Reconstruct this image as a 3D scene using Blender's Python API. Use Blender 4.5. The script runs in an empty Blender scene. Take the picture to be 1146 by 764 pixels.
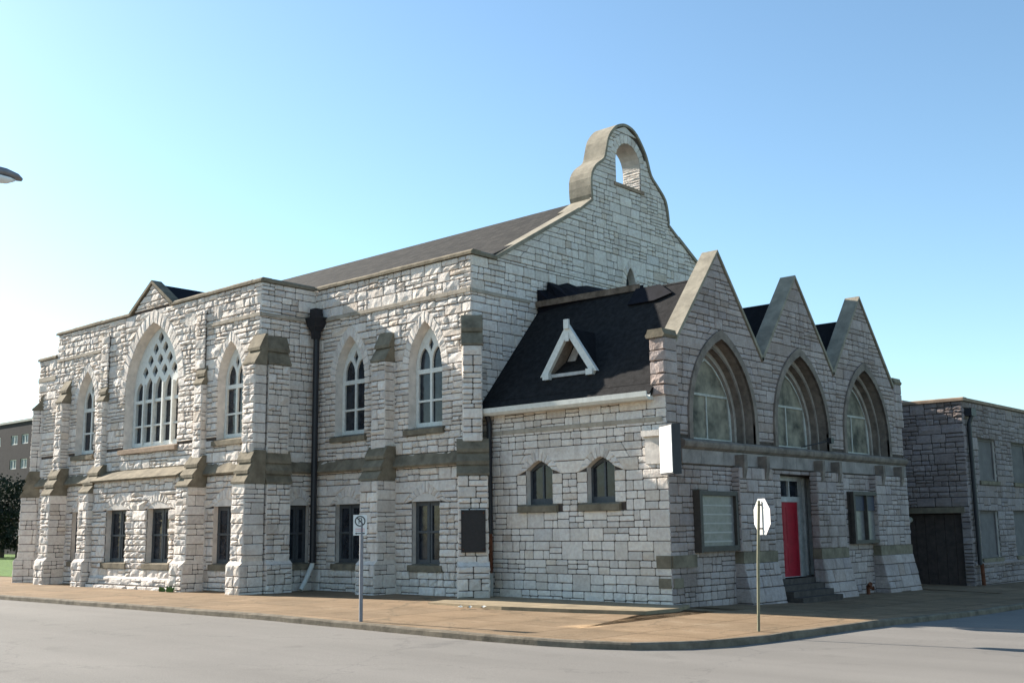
import bpy, math, random
from mathutils import Vector, Matrix
from mathutils.geometry import tessellate_polygon

sc = bpy.context.scene
COL = sc.collection
R = math.radians

# ------------------------------------------------------------------ materials
def new_mat(name):
    m = bpy.data.materials.new(name); m.use_nodes = True
    nt = m.node_tree
    return m, nt, nt.nodes['Principled BSDF']

def N(nt, t, **k):
    n = nt.nodes.new(t)
    for a, b in k.items():
        setattr(n, a, b)
    return n

def noise(nt, scale, detail=4, rough=.6, vec=None):
    n = N(nt, 'ShaderNodeTexNoise'); n.inputs['Scale'].default_value = scale
    n.inputs['Detail'].default_value = detail; n.inputs['Roughness'].default_value = rough
    if vec is not None: nt.links.new(vec, n.inputs['Vector'])
    return n

def ramp(nt, fac, pts):
    r = N(nt, 'ShaderNodeValToRGB'); e = r.color_ramp.elements
    e[0].position, e[0].color = pts[0][0], (*pts[0][1], 1)
    e[1].position, e[1].color = pts[-1][0], (*pts[-1][1], 1)
    for p, c in pts[1:-1]:
        x = e.new(p); x.color = (*c, 1)
    nt.links.new(fac, r.inputs['Fac'])
    return r

def mix(nt, fac, a, b, mode='MIX'):
    m = N(nt, 'ShaderNodeMix', data_type='RGBA', blend_type=mode)
    for s, v in ((m.inputs[0], fac), (m.inputs[6], a), (m.inputs[7], b)):
        if isinstance(v, (int, float)): s.default_value = v
        elif isinstance(v, tuple): s.default_value = (*v, 1)
        else: nt.links.new(v, s)
    return m.outputs[2]

def bump(nt, h, strength, dist, bsdf):
    b = N(nt, 'ShaderNodeBump'); b.inputs['Strength'].default_value = strength
    b.inputs['Distance'].default_value = dist
    nt.links.new(h, b.inputs['Height']); nt.links.new(b.outputs[0], bsdf.inputs['Normal'])
    return b

def stone_mat(name, pale, warm, cool, stain, stain_lo=.52, stain_hi=.72, bump_s=.8):
    m, nt, b = new_mat(name)
    g = N(nt, 'ShaderNodeNewGeometry').outputs['Position']
    at = N(nt, 'ShaderNodeAttribute'); at.attribute_name = 'tint'
    sep = N(nt, 'ShaderNodeSeparateColor'); nt.links.new(at.outputs['Color'], sep.inputs[0])
    hue = ramp(nt, sep.outputs[1], [(0, cool), (.35, pale), (.7, pale), (1, warm)])
    n1 = noise(nt, 9, 6, .65, g)
    c = mix(nt, .45, hue.outputs[0], ramp(nt, n1.outputs[0], [(.3, tuple(x*.62 for x in pale)), (.62, tuple(min(.8, x*1.15) for x in pale))]).outputs[0])
    br = ramp(nt, sep.outputs[0], [(0, (.76, .74, .72)), (.5, (.97, .97, .97)), (1, (1.1, 1.09, 1.07))])
    c = mix(nt, 1.0, c, br.outputs[0], 'MULTIPLY')
    n2 = noise(nt, .55, 7, .68, g)
    st = ramp(nt, n2.outputs[0], [(stain_lo, (0, 0, 0)), (stain_hi, (1, 1, 1))])
    stm = N(nt, 'ShaderNodeMath', operation='MULTIPLY'); nt.links.new(st.outputs[0], stm.inputs[0]); stm.inputs[1].default_value = .6
    c = mix(nt, stm.outputs[0], c, stain)
    mpv = N(nt, 'ShaderNodeMapping'); mpv.inputs['Scale'].default_value = (2.2, 2.2, .16); nt.links.new(g, mpv.inputs[0])
    nv_ = noise(nt, 1.3, 5, .65, mpv.outputs[0]); sv = ramp(nt, nv_.outputs[0], [(.55, (0, 0, 0)), (.78, (1, 1, 1))])
    svm = N(nt, 'ShaderNodeMath', operation='MULTIPLY'); nt.links.new(sv.outputs[0], svm.inputs[0]); svm.inputs[1].default_value = .5
    c = mix(nt, svm.outputs[0], c, tuple(x*.8 for x in stain))
    n3 = noise(nt, 38, 3, .6, g)
    sp = ramp(nt, n3.outputs[0], [(.66, (0, 0, 0)), (.74, (1, 1, 1))])
    spm = N(nt, 'ShaderNodeMath', operation='MULTIPLY'); nt.links.new(sp.outputs[0], spm.inputs[0]); spm.inputs[1].default_value = .35
    c = mix(nt, spm.outputs[0], c, tuple(x*.45 for x in stain))
    nt.links.new(c, b.inputs['Base Color'])
    b.inputs['Roughness'].default_value = .95; b.inputs['Specular IOR Level'].default_value = .15
    nb = noise(nt, 16, 6, .7, g)
    bump(nt, nb.outputs[0], bump_s, .05, b)
    return m

def plain(name, col, rough=.6, var=.25, scale=6, bs=.2, metal=0, dist=.01, spec=.5):
    m, nt, b = new_mat(name)
    g = N(nt, 'ShaderNodeNewGeometry').outputs['Position']
    n = noise(nt, scale, 6, .65, g)
    r = ramp(nt, n.outputs[0], [(.3, tuple(x*(1-var) for x in col)), (.7, tuple(min(.9, x*(1+var)) for x in col))])
    nt.links.new(r.outputs[0], b.inputs['Base Color'])
    b.inputs['Roughness'].default_value = rough; b.inputs['Metallic'].default_value = metal
    b.inputs['Specular IOR Level'].default_value = spec if rough < .78 else .12
    n2 = noise(nt, scale*5, 4, .6, g)
    bump(nt, n2.outputs[0], bs, dist, b)
    return m

STONE = stone_mat('limestone', (.78, .68, .615), (.70, .55, .435), (.66, .595, .57), (.40, .32, .26), .56, .78)
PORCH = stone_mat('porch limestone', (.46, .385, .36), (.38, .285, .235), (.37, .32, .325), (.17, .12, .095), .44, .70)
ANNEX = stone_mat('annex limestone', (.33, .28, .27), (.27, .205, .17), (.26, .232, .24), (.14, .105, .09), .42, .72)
MORTAR = plain('mortar', (.085, .068, .058), .95, .3, 5)
DRESS = plain('dressed limestone', (.60, .545, .49), .9, .2, 3, .4, dist=.02)
BROWN = plain('weathered brownstone', (.185, .155, .112), .9, .4, 2.2, .5, dist=.02)
COPE = plain('worn coping stone', (.26, .23, .18), .9, .3, 2.5, .5, dist=.02)
MOULD = plain('brown sandstone moulding', (.20, .165, .14), .9, .4, 2.5, .5, dist=.02)
SILL = plain('orange brown sill stone', (.30, .22, .16), .9, .3, 3, .4)
WHITE = plain('weathered white paint', (.62, .62, .58), .6, .13, 8, .15)
GREYP = plain('grey painted sash', (.055, .06, .066), .6, .25, 9, .15)
IRON = plain('black iron', (.012, .012, .016), .5, .3, 8, .2)
RUST = plain('rusted iron', (.12, .045, .025), .8, .5, 9, .3)
TAR = plain('black roofing tar', (.008, .008, .012), .85, .4, 3, .3)
RED = plain('red door paint', (.33, .010, .024), .5, .2, 3, .1)
GREYW = plain('shade-darkened white paint', (.40, .385, .37), .6, .25, 5, .2)  # white paint darkened to put recess shade into door and dormer frames
GALV = plain('galvanised steel', (.20, .20, .22), .6, .2, 12, .1, .2)
ALU = plain('bare aluminium sign back', (.56, .56, .55), .5, .14, 4, .05)
SIGNW = plain('white sign enamel', (.66, .66, .64), .5, .08, 9, .05)
SIGNB = plain('black sign print', (.02, .02, .02), .5, .1, 9, .05)
SIGNR = plain('red sign enamel', (.5, .02, .02), .4, .1, 9, .05)
BRONZE = plain('dark bronze', (.016, .012, .012), .65, .4, 14, .4)
WOODD = plain('dark stained wood', (.055, .04, .035), .7, .4, 5, .4)
BLUE = plain('dark blue header board', (.035, .037, .06), .6, .4, 14, .1)
LEAF = plain('leaf', (.07, .14, .03), .7, .5, 7, .2)
LEAFD = plain('dark leaf', (.026, .032, .022), .8, .5, 1.2, .2)
BARK = plain('bark', (.09, .07, .05), .9, .3, 8, .5)
GRASS = plain('mown grass', (.085, .15, .03), .9, .4, 3, .8, dist=.04)
PAPER = plain('pale litter', (.6, .57, .5), .8, .15, 12, .1)
KERB = plain('worn kerb concrete', (.155, .13, .098), .9, .4, 3, .5, dist=.02)
LAMPG = plain('lamp lens', (.75, .78, .8), .2, .05, 5, .05)
BRICK = plain('brown brick', (.052, .046, .048), .9, .15, 1.5, .2)
CONC = plain('pale concrete trim', (.4, .38, .35), .9, .1, 3, .2)
BOARD = plain('weathered window board', (.155, .14, .135), .8, .2, 2, .2)
PANELW = plain('dusty notice panel', (.17, .16, .155), .35, .3, 5, .1)
CASE = plain('brown notice case', (.05, .04, .033), .6, .3, 6, .2)

def glass_mat(name, a, b_, scale=2.0, rough=.12):
    m, nt, b = new_mat(name)
    g = N(nt, 'ShaderNodeNewGeometry').outputs['Position']
    n = noise(nt, scale, 3, .6, g)
    r = ramp(nt, n.outputs[0], [(.35, a), (.65, b_)])
    nt.links.new(r.outputs[0], b.inputs['Base Color'])
    b.inputs['Roughness'].default_value = rough; b.inputs['Specular IOR Level'].default_value = .35
    bump(nt, noise(nt, 5, 2, .5, g).outputs[0], .12, .02, b)
    return m
GLASS = glass_mat('dark window glass', (.008, .01, .015), (.03, .035, .045), 3)
GLASSP = glass_mat('grimy pale glazing', (.05, .046, .036), (.30, .265, .20), 1.3, .7)
FARGL = glass_mat('far window glass', (.10, .13, .17), (.22, .26, .32), 1.3, .3)
PANELS = plain('smooth grey lintel blocks', (.27, .235, .215), .9, .35, 1.6, .4)
PALEM = plain('pale arch moulding', (.36, .32, .28), .9, .3, 3, .3)

def roof_mat():
    m, nt, b = new_mat('asphalt shingles')
    g = N(nt, 'ShaderNodeNewGeometry').outputs['Position']
    n = noise(nt, 30, 4, .7, g); n2 = noise(nt, .8, 5, .6, g)
    sx = N(nt, 'ShaderNodeSeparateXYZ'); nt.links.new(g, sx.inputs[0])
    cb = N(nt, 'ShaderNodeCombineXYZ'); nt.links.new(sx.outputs[0], cb.inputs[0]); nt.links.new(sx.outputs[2], cb.inputs[1])
    bk = N(nt, 'ShaderNodeTexBrick'); bk.inputs['Scale'].default_value = 1; bk.inputs['Brick Width'].default_value = .34; bk.inputs['Row Height'].default_value = .125
    bk.inputs['Mortar Size'].default_value = .012; bk.inputs['Color1'].default_value = (.6, .6, .6, 1); bk.inputs['Color2'].default_value = (1.25, 1.22, 1.18, 1); bk.inputs['Mortar'].default_value = (.4, .4, .4, 1)
    nt.links.new(cb.outputs[0], bk.inputs['Vector'])
    c = mix(nt, .5, ramp(nt, n.outputs[0], [(.3, (.022, .021, .021)), (.7, (.062, .057, .053))]).outputs[0],
            ramp(nt, n2.outputs[0], [(.3, (.028, .027, .026)), (.7, (.055, .051, .046))]).outputs[0])
    c = mix(nt, 1., c, bk.outputs['Color'], 'MULTIPLY')
    nt.links.new(c, b.inputs['Base Color']); b.inputs['Roughness'].default_value = .95; b.inputs['Specular IOR Level'].default_value = .1
    bump(nt, bk.outputs['Fac'], -.3, .02, b)
    return m
ROOF = roof_mat()
ROOFP = plain('black asphalt felt', (.02, .019, .0195), .95, .45, 6, .6, dist=.02)
ROOFD = plain('dark asphalt roofing', (.012, .0115, .013), .95, .35, 4, .4)

def road_mat():
    m, nt, b = new_mat('worn asphalt')
    g = N(nt, 'ShaderNodeNewGeometry').outputs['Position']
    mp = N(nt, 'ShaderNodeMapping'); mp.inputs['Scale'].default_value = (.035, .45, 1); nt.links.new(g, mp.inputs[0])
    a = noise(nt, 1.2, 5, .55, mp.outputs[0])          # long wheel-worn bands
    p = noise(nt, .22, 6, .6, g); f = noise(nt, 45, 3, .8, g)
    c = mix(nt, .5, ramp(nt, a.outputs[0], [(.36, (.14, .127, .112)), (.62, (.225, .206, .184))]).outputs[0],
            ramp(nt, p.outputs[0], [(.35, (.16, .145, .13)), (.65, (.22, .20, .178))]).outputs[0])
    c = mix(nt, .35, c, ramp(nt, f.outputs[0], [(.35, (.09, .085, .078)), (.65, (.27, .257, .238))]).outputs[0])
    vo = N(nt, 'ShaderNodeTexVoronoi', feature='DISTANCE_TO_EDGE'); vo.inputs['Scale'].default_value = .17
    wv = noise(nt, 1.3, 4, .6, g)
    ad = N(nt, 'ShaderNodeVectorMath', operation='MULTIPLY_ADD'); nt.links.new(wv.outputs['Color'], ad.inputs[0])
    ad.inputs[1].default_value = (1.6, 1.6, 0); nt.links.new(g, ad.inputs[2]); nt.links.new(ad.outputs[0], vo.inputs['Vector'])
    ck = ramp(nt, vo.outputs['Distance'], [(.0015, (1, 1, 1)), (.005, (0, 0, 0))])
    ckm = N(nt, 'ShaderNodeMath', operation='MULTIPLY'); nt.links.new(ck.outputs[0], ckm.inputs[0]); ckm.inputs[1].default_value = .4
    c = mix(nt, ckm.outputs[0], c, (.09, .085, .08))
    oi = noise(nt, .9, 3, .5, g); om = ramp(nt, oi.outputs[0], [(.64, (0, 0, 0)), (.74, (1, 1, 1))])
    omm = N(nt, 'ShaderNodeMath', operation='MULTIPLY'); nt.links.new(om.outputs[0], omm.inputs[0]); omm.inputs[1].default_value = .35
    c = mix(nt, omm.outputs[0], c, (.10, .092, .082))
    nt.links.new(c, b.inputs['Base Color']); b.inputs['Roughness'].default_value = .95; b.inputs['Specular IOR Level'].default_value = .15
    bump(nt, f.outputs[0], .5, .01, b)
    return m
ROAD = road_mat()

def walk_mat():
    m, nt, b = new_mat('brown exposed aggregate pavement')
    g = N(nt, 'ShaderNodeNewGeometry').outputs['Position']
    br = N(nt, 'ShaderNodeTexBrick'); br.offset = 0; br.inputs['Scale'].default_value = 1
    br.inputs['Mortar Size'].default_value = .018; br.inputs['Mortar Smooth'].default_value = .3
    br.inputs['Brick Width'].default_value = 1.75; br.inputs['Row Height'].default_value = 1.75
    br.inputs['Color1'].default_value = (.9, .9, .9, 1); br.inputs['Color2'].default_value = (1.08, 1.05, 1.02, 1)
    br.inputs['Mortar'].default_value = (.35, .32, .28, 1); nt.links.new(g, br.inputs['Vector'])
    n = noise(nt, .9, 9, .7, g); f = noise(nt, 28, 4, .75, g)
    c = ramp(nt, n.outputs[0], [(.32, (.12, .08, .045)), (.45, (.20, .135, .078)), (.58, (.24, .165, .10)), (.72, (.34, .265, .175))]).outputs[0]
    c = mix(nt, .35, c, ramp(nt, f.outputs[0], [(.3, (.09, .06, .04)), (.7, (.35, .27, .18))]).outputs[0])
    c = mix(nt, 1., c, br.outputs['Color'], 'MULTIPLY')
    vo = N(nt, 'ShaderNodeTexVoronoi', feature='DISTANCE_TO_EDGE'); vo.inputs['Scale'].default_value = .33
    wv = noise(nt, 1.6, 4, .6, g)
    ad = N(nt, 'ShaderNodeVectorMath', operation='MULTIPLY_ADD'); nt.links.new(wv.outputs['Color'], ad.inputs[0])
    ad.inputs[1].default_value = (1.2, 1.2, 0); nt.links.new(g, ad.inputs[2]); nt.links.new(ad.outputs[0], vo.inputs['Vector'])
    ck = ramp(nt, vo.outputs['Distance'], [(.004, (1, 1, 1)), (.012, (0, 0, 0))])
    ckm = N(nt, 'ShaderNodeMath', operation='MULTIPLY'); nt.links.new(ck.outputs[0], ckm.inputs[0]); ckm.inputs[1].default_value = .5
    c = mix(nt, ckm.outputs[0], c, (.09, .075, .05))
    nt.links.new(c, b.inputs['Base Color']); b.inputs['Roughness'].default_value = .95; b.inputs['Specular IOR Level'].default_value = .12
    bump(nt, f.outputs[0], .5, .012, b)
    return m
WALK = walk_mat()

# ------------------------------------------------------------------ mesh helpers
class F:                                   # a wall's own frame: u along it, v up, n out of it
    def __init__(s, O, U, Nn): s.O, s.U, s.N = Vector(O), Vector(U).normalized(), Vector(Nn).normalized()
    def P(s, u, v, n=0.0): return s.O + s.U*u + s.N*n + Vector((0, 0, v))

class FT(F):                               # a face leaning back towards its top
    def __init__(s, O, U, Nn, lean, vt): F.__init__(s, O, U, Nn); s.lean, s.vt = lean, vt
    def P(s, u, v, n=0.0): return F.P(s, u, v, n+s.lean*(s.vt-v))

class MB:
    def __init__(s): s.v, s.f, s.m, s.t = [], [], [], []
    def add(s, pts, faces, mat=0, tint=(.5, .5, .5)):
        b = len(s.v)
        s.v += [tuple(p) for p in pts]; s.t += [tint]*len(pts)
        for f in faces: s.f.append([b+i for i in f]); s.m.append(mat)
    def box(s, fr, u0, u1, v0, v1, n0, n1, mat=0, tint=(.5, .5, .5)):
        p = [fr.P(u, v, n) for n in (n0, n1) for v in (v0, v1) for u in (u0, u1)]
        s.add(p, [(0, 1, 3, 2), (4, 6, 7, 5), (0, 4, 5, 1), (2, 3, 7, 6), (0, 2, 6, 4), (1, 5, 7, 3)], mat, tint)
    def prism(s, fr, prof, u0, u1, mat=0):          # profile in (n, v), run along u
        k = len(prof)
        p = [fr.P(u0, v, n) for n, v in prof]+[fr.P(u1, v, n) for n, v in prof]
        s.add(p, [(i, (i+1) % k, (i+1) % k+k, i+k) for i in range(k)], mat)
        for off in (0, k):
            tr = tessellate_polygon([[Vector((n, v, 0)) for n, v in prof]])
            s.add(p[off:off+k], tr, mat)
    def plate(s, fr, outer, holes, n_front, thick, mat=0, back=True):   # outline in (u, v) with holes, real thickness
        polys = [outer]+holes
        tr = tessellate_polygon([[Vector((u, v, 0)) for u, v in q] for q in polys])
        flat = [p for q in polys for p in q]
        s.add([fr.P(u, v, n_front) for u, v in flat], tr, mat)
        if thick:
            if back: s.add([fr.P(u, v, n_front-thick) for u, v in flat], tr, mat)
            for q in polys: s.strip(fr, q, q, n_front, n_front-thick, mat)
    def strip(s, fr, a, b, na, nb, mat=0, closed=True):
        k = len(a)
        p = [fr.P(u, v, na) for u, v in a]+[fr.P(u, v, nb) for u, v in b]
        s.add(p, [(i, (i+1) % k, (i+1) % k+k, i+k) for i in range(k if closed else k-1)], mat)
    def ring(s, fr, a, b, n0, n1, mat=0):            # band between two matching open curves
        k = len(a)
        p = [fr.P(u, v, n1) for u, v in a]+[fr.P(u, v, n1) for u, v in b]+[fr.P(u, v, n0) for u, v in a]+[fr.P(u, v, n0) for u, v in b]
        fs = []
        for i in range(k-1):
            fs += [(i, i+1, k+i+1, k+i), (2*k+i, i, i+1, 2*k+i+1)[::1], (k+i, k+i+1, 3*k+i+1, 3*k+i)]
        fs += [(0, k, 3*k, 2*k), (k-1, 2*k-1, 4*k-1, 3*k-1)]
        s.add(p, fs, mat)
    def tube(s, pts, r, seg=10, mat=0, cap=True):
        rings = []
        pts = [Vector(p) for p in pts]
        for i, p in enumerate(pts):
            d = (pts[min(i+1, len(pts)-1)]-pts[max(i-1, 0)]).normalized()
            a = d.orthogonal().normalized() if i == 0 else (la-d*la.dot(d)).normalized()
            la = a; b = d.cross(a)
            rr = r[i] if isinstance(r, (list, tuple)) else r
            rings.append([p+a*math.cos(2*math.pi*j/seg)*rr+b*math.sin(2*math.pi*j/seg)*rr for j in range(seg)])
        vs = [q for g in rings for q in g]
        fs = [(i*seg+j, i*seg+(j+1) % seg, (i+1)*seg+(j+1) % seg, (i+1)*seg+j) for i in range(len(pts)-1) for j in range(seg)]
        if cap: fs += [tuple(range(seg)), tuple(range((len(pts)-1)*seg, len(pts)*seg))]
        s.add(vs, fs, mat)
    def build(s, name, mats, parent=None, smooth=False):
        me = bpy.data.meshes.new(name); me.from_pydata(s.v, [], s.f)
        for m in (mats if isinstance(mats, (list, tuple)) else [mats]): me.materials.append(m)
        me.polygons.foreach_set('material_index', s.m)
        if smooth: me.polygons.foreach_set('use_smooth', [True]*len(s.f))
        ca = me.color_attributes.new('tint', 'FLOAT_COLOR', 'POINT')
        ca.data.foreach_set('color', [x for t in s.t for x in (*t, 1.0)])
        me.update()
        o = bpy.data.objects.new(name, me); COL.objects.link(o)
        if parent is not None:
            o.parent = parent
            w = Vector(parent.location)
            if parent.parent is not None: w += Vector(parent.parent.location)
            o.location = -w if parent.type == 'EMPTY' else Vector((0, 0, 0))
        return o

def thing(name, label, cat, loc=(0, 0, 0), group=None):
    o = bpy.data.objects.new(name, None); COL.objects.link(o); o.location = loc; o.empty_display_size = .3
    o['label'] = label; o['category'] = cat
    if group: o['group'] = group
    return o
def tag(o, label, cat, group=None):
    o['label'] = label; o['category'] = cat
    if group: o['group'] = group
    return o
def structure(o): o['kind'] = 'structure'; return o

# ---- masonry: every stone is a small rock-faced block standing proud of a mortar backing
def scan(polys, v):
    xs = []
    for q in polys:
        k = len(q)
        for i in range(k):
            (u0, v0), (u1, v1) = q[i], q[(i+1) % k]
            if (v0 <= v < v1) or (v1 <= v < v0): xs.append(u0+(u1-u0)*(v-v0)/(v1-v0))
    xs.sort()
    return [(xs[i], xs[i+1]) for i in range(0, len(xs)-1, 2)]

def stone(mb, fr, c, relief, rng, n0=0.0, mat=0, warm=None):
    (a, b, d, e) = c                               # 00, 10, 11, 01
    w = math.hypot(b[0]-a[0], b[1]-a[1])/2+math.hypot(d[0]-e[0], d[1]-e[1])/2
    h = math.hypot(e[0]-a[0], e[1]-a[1])/2+math.hypot(d[0]-b[0], d[1]-b[1])/2
    if w < .03 or h < .03: return
    bu, bv = min(.3, .028/w), min(.3, .024/h)
    ku = 1 if w < .16 else (2 if w < .42 else (3 if w < .7 else 4)); kv = 1 if h < .13 else 2
    S = [0, bu]+[bu+(1-2*bu)*i/ku for i in range(1, ku)]+[1-bu, 1]
    T = [0, bv]+[bv+(1-2*bv)*i/kv for i in range(1, kv)]+[1-bv, 1]
    tu, tv = rng.uniform(-.55, .55)*relief, rng.uniform(-.45, .45)*relief
    base = relief*rng.uniform(.45, 1.0)
    pts = []; nu, nv = len(S), len(T)
    for j, t in enumerate(T):
        for i, s_ in enumerate(S):
            rim = i in (0, nu-1) or j in (0, nv-1)
            s2, t2 = s_, t
            if rim:
                if i in (0, nu-1) and j in (0, nv-1):
                    s2 = .012/w if i == 0 else 1-.012/w; t2 = .010/h if j == 0 else 1-.010/h
                n = rng.uniform(0, .006)
            else:
                if 1 < i < nu-2: s2 += rng.uniform(-.12, .12)*(1-2*bu)/ku
                if 1 < j < nv-2: t2 += rng.uniform(-.12, .12)*(1-2*bv)/kv
                edge = .75 if (i in (1, nu-2) or j in (1, nv-2)) else 1.1
                n = max(.006, (base+tu*(s_*2-1)+tv*(t*2-1))*edge+rng.uniform(-.3, .3)*relief)
            u = (a[0]*(1-s2)+b[0]*s2)*(1-t2)+(e[0]*(1-s2)+d[0]*s2)*t2
            v = (a[1]*(1-s2)+b[1]*s2)*(1-t2)+(e[1]*(1-s2)+d[1]*s2)*t2
            pts.append(fr.P(u, v, n0+n))
    fs = [(j*nu+i, j*nu+i+1, (j+1)*nu+i+1, (j+1)*nu+i) for j in range(nv-1) for i in range(nu-1)]
    loop = [i for i in range(nu)]+[j*nu+nu-1 for j in range(1, nv)]+[(nv-1)*nu+i for i in range(nu-2, -1, -1)]+[j*nu for j in range(nv-2, 0, -1)]
    k0 = len(pts)
    for q in loop: pts.append(pts[q]-fr.N*.035)
    L = len(loop)
    fs += [(loop[i], k0+i, k0+(i+1) % L, loop[(i+1) % L]) for i in range(L)]
    mb.add(pts, fs, mat, (min(1, max(0, rng.gauss(.5, .2))), min(1, max(0, rng.gauss(.5, .24))) if warm is None else warm, rng.random()))

JT = .0115
def cell(mb, fr, Pf, s0, s1, t0, t1, wm, hm, relief, rng, n0, mat, edge=(0, 0)):
    du, dv = JT/max(wm, .05), JT/max(hm, .05)
    a0 = s0+(0 if edge[0] else du); a1 = s1-(0 if edge[1] else du)
    b0, b1 = t0+dv, t1-dv
    if a1-a0 <= 0 or b1-b0 <= 0: return
    stone(mb, fr, (Pf(a0, b0), Pf(a1, b0), Pf(a1, b1), Pf(a0, b1)), relief, rng, n0, mat)

def region(mb, fr, outer, holes=(), relief=.045, seed=1, course=.42, n0=0.0, mat=0, length=(.42, .95), plain_c=.08, vmin=None):
    rng = random.Random(seed)
    polys = [list(outer)]+[list(h) for h in holes]
    crit = []
    for q in polys:
        k = len(q)
        for i in range(k):
            va, vb, vc = q[i-1][1], q[i][1], q[(i+1) % k][1]
            if (vb >= va and vb >= vc) or (vb <= va and vb <= vc): crit.append(vb)
    crit = sorted(crit); cs = []
    for v in crit:
        if not cs or v-cs[-1] > .07: cs.append(v)
    def trap(i0, i1, v0, v1):
        (a0, a1), (b0, b1) = i0, i1
        W = ((a1-a0)+(b1-b0))/2; H = v1-v0
        if W < .04: return
        lo_, hi_ = max(a0, b0), min(a1, b1)
        CU = [(a0, b0)]; u = lo_
        while True:                                  # upright joints; only the end stones follow a slope
            u += rng.uniform(*length)
            if u > hi_-length[0]*.75: break
            CU.append((u, u))
        CU.append((a1, b1)); nC = len(CU)-1
        def Pf(s, t):
            x = s*nC; i = min(nC-1, max(0, int(x+1e-9))); fx = x-i
            l = CU[i][0]*(1-t)+CU[i][1]*t; r = CU[i+1][0]*(1-t)+CU[i+1][1]*t
            return (l+(r-l)*fx, v0*(1-t)+v1*t)
        cuts = [i/nC for i in range(nC+1)]
        for q in range(len(cuts)-1):
            s0, s1 = cuts[q], cuts[q+1]-1e-7; ed = (q == 0, q == len(cuts)-2)
            wc = (CU[q+1][0]-CU[q][0]+CU[q+1][1]-CU[q][1])/2
            r_ = rng.random(); w_ = wc; WL = wc*nC
            if H < .24 or r_ < plain_c or (H < .38 and r_ < .6):
                rows = [(0, 1)]
            elif r_ < plain_c+.74 or H < .36:
                m_ = rng.uniform(.4, .6); rows = [(0, m_), (m_, 1)]
            else:
                m1, m2 = rng.uniform(.28, .38), rng.uniform(.62, .72); rows = [(0, m1), (m1, m2), (m2, 1)]
            for (t0, t1) in rows:
                if w_ > .5 and len(rows) > 1 and rng.random() < .8:
                    sm = s0+(s1-s0)*rng.uniform(.35, .65)
                    cell(mb, fr, Pf, s0, sm, t0, t1, WL, H, relief, rng, n0, mat, (ed[0], 0))
                    cell(mb, fr, Pf, sm, s1, t0, t1, WL, H, relief, rng, n0, mat, (0, ed[1]))
                else:
                    cell(mb, fr, Pf, s0, s1, t0, t1, WL, H, relief, rng, n0, mat, ed)
    def layer(v0, v1, depth=0):
        I0, I1 = scan(polys, v0+1e-4), scan(polys, v1-1e-4)
        if len(I0) == len(I1):
            for i0, i1 in zip(I0, I1):
                if min(i0[1], i1[1]) > max(i0[0], i1[0]): trap(i0, i1, v0, v1)
        elif depth < 2:
            m_ = (v0+v1)/2; layer(v0, m_, depth+1); layer(m_, v1, depth+1)
    for i in range(len(cs)-1):
        h = cs[i+1]-cs[i]; k = max(1, round(h/course))
        vs = [cs[i]+h*(j+(rng.uniform(-.14, .14) if 0 < j < k else 0))/k for j in range(k+1)]
        for j in range(k): layer(vs[j], vs[j+1])

def pointed(uc, hw, z0, zs, za, n=9):
    H = za-zs; r = (hw*hw+H*H)/(2*hw)
    pts = [(uc-hw, z0)]
    a1 = math.asin(min(1, H/r))
    left = [(uc-hw+r-r*math.cos(a1*i/n), zs+r*math.sin(a1*i/n)) for i in range(n+1)]
    pts += left
    pts += [(2*uc-u, v) for u, v in reversed(left[:-1])]
    pts.append((uc+hw, z0))
    return pts
def arc_only(p): return p[1:-1]
def shallow(uc, hw, zs, za, n=5):
    return [(uc+hw*x, zs+(za-zs)*(1-abs(x)**1.5)) for x in [(-n+i)/n for i in range(2*n+1)]]
def voussoirs(mb, fr, inner, outer, rng, n0=.01, relief=.03, mat=0, step=1, warm=None):
    for i in range(0, len(inner)-step, step):
        a, b, c_, d = inner[i], inner[i+step], outer[i+step], outer[i]
        sh = lambda p, q, f: (p[0]+(q[0]-p[0])*f, p[1]+(q[1]-p[1])*f)
        f = .03
        stone(mb, fr, (sh(a, b, f), sh(b, a, f), sh(c_, d, f), sh(d, c_, f)), relief, rng, n0, mat, warm)

# ------------------------------------------------------------------ the church
CH = thing('church', 'grey limestone Gothic church with bell gable, three gabled porch and red door', 'church', (-30, 28, 0))
CM = [STONE, MORTAR, DRESS, BROWN]
B1 = F((0, 22.3, 0), (1, 0, 0), (0, -1, 0))        # west transept, street face
BAY = F((0, 21.8, 0), (1, 0, 0), (0, -1, 0))
FL = F((-32.1, 0, 0), (0, 1, 0), (1, 0, 0))        # its flank
B2 = F((0, 24.7, 0), (1, 0, 0), (0, -1, 0))        # aisle wall
EW = F((-24.1, 0, 0), (0, 1, 0), (1, 0, 0))        # nave gable wall
PS = F((0, 25.1, 0), (1, 0, 0), (0, -1, 0))        # porch side
PF = F((-17.1, 0, 0), (0, 1, 0), (1, 0, 0))        # porch front

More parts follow.
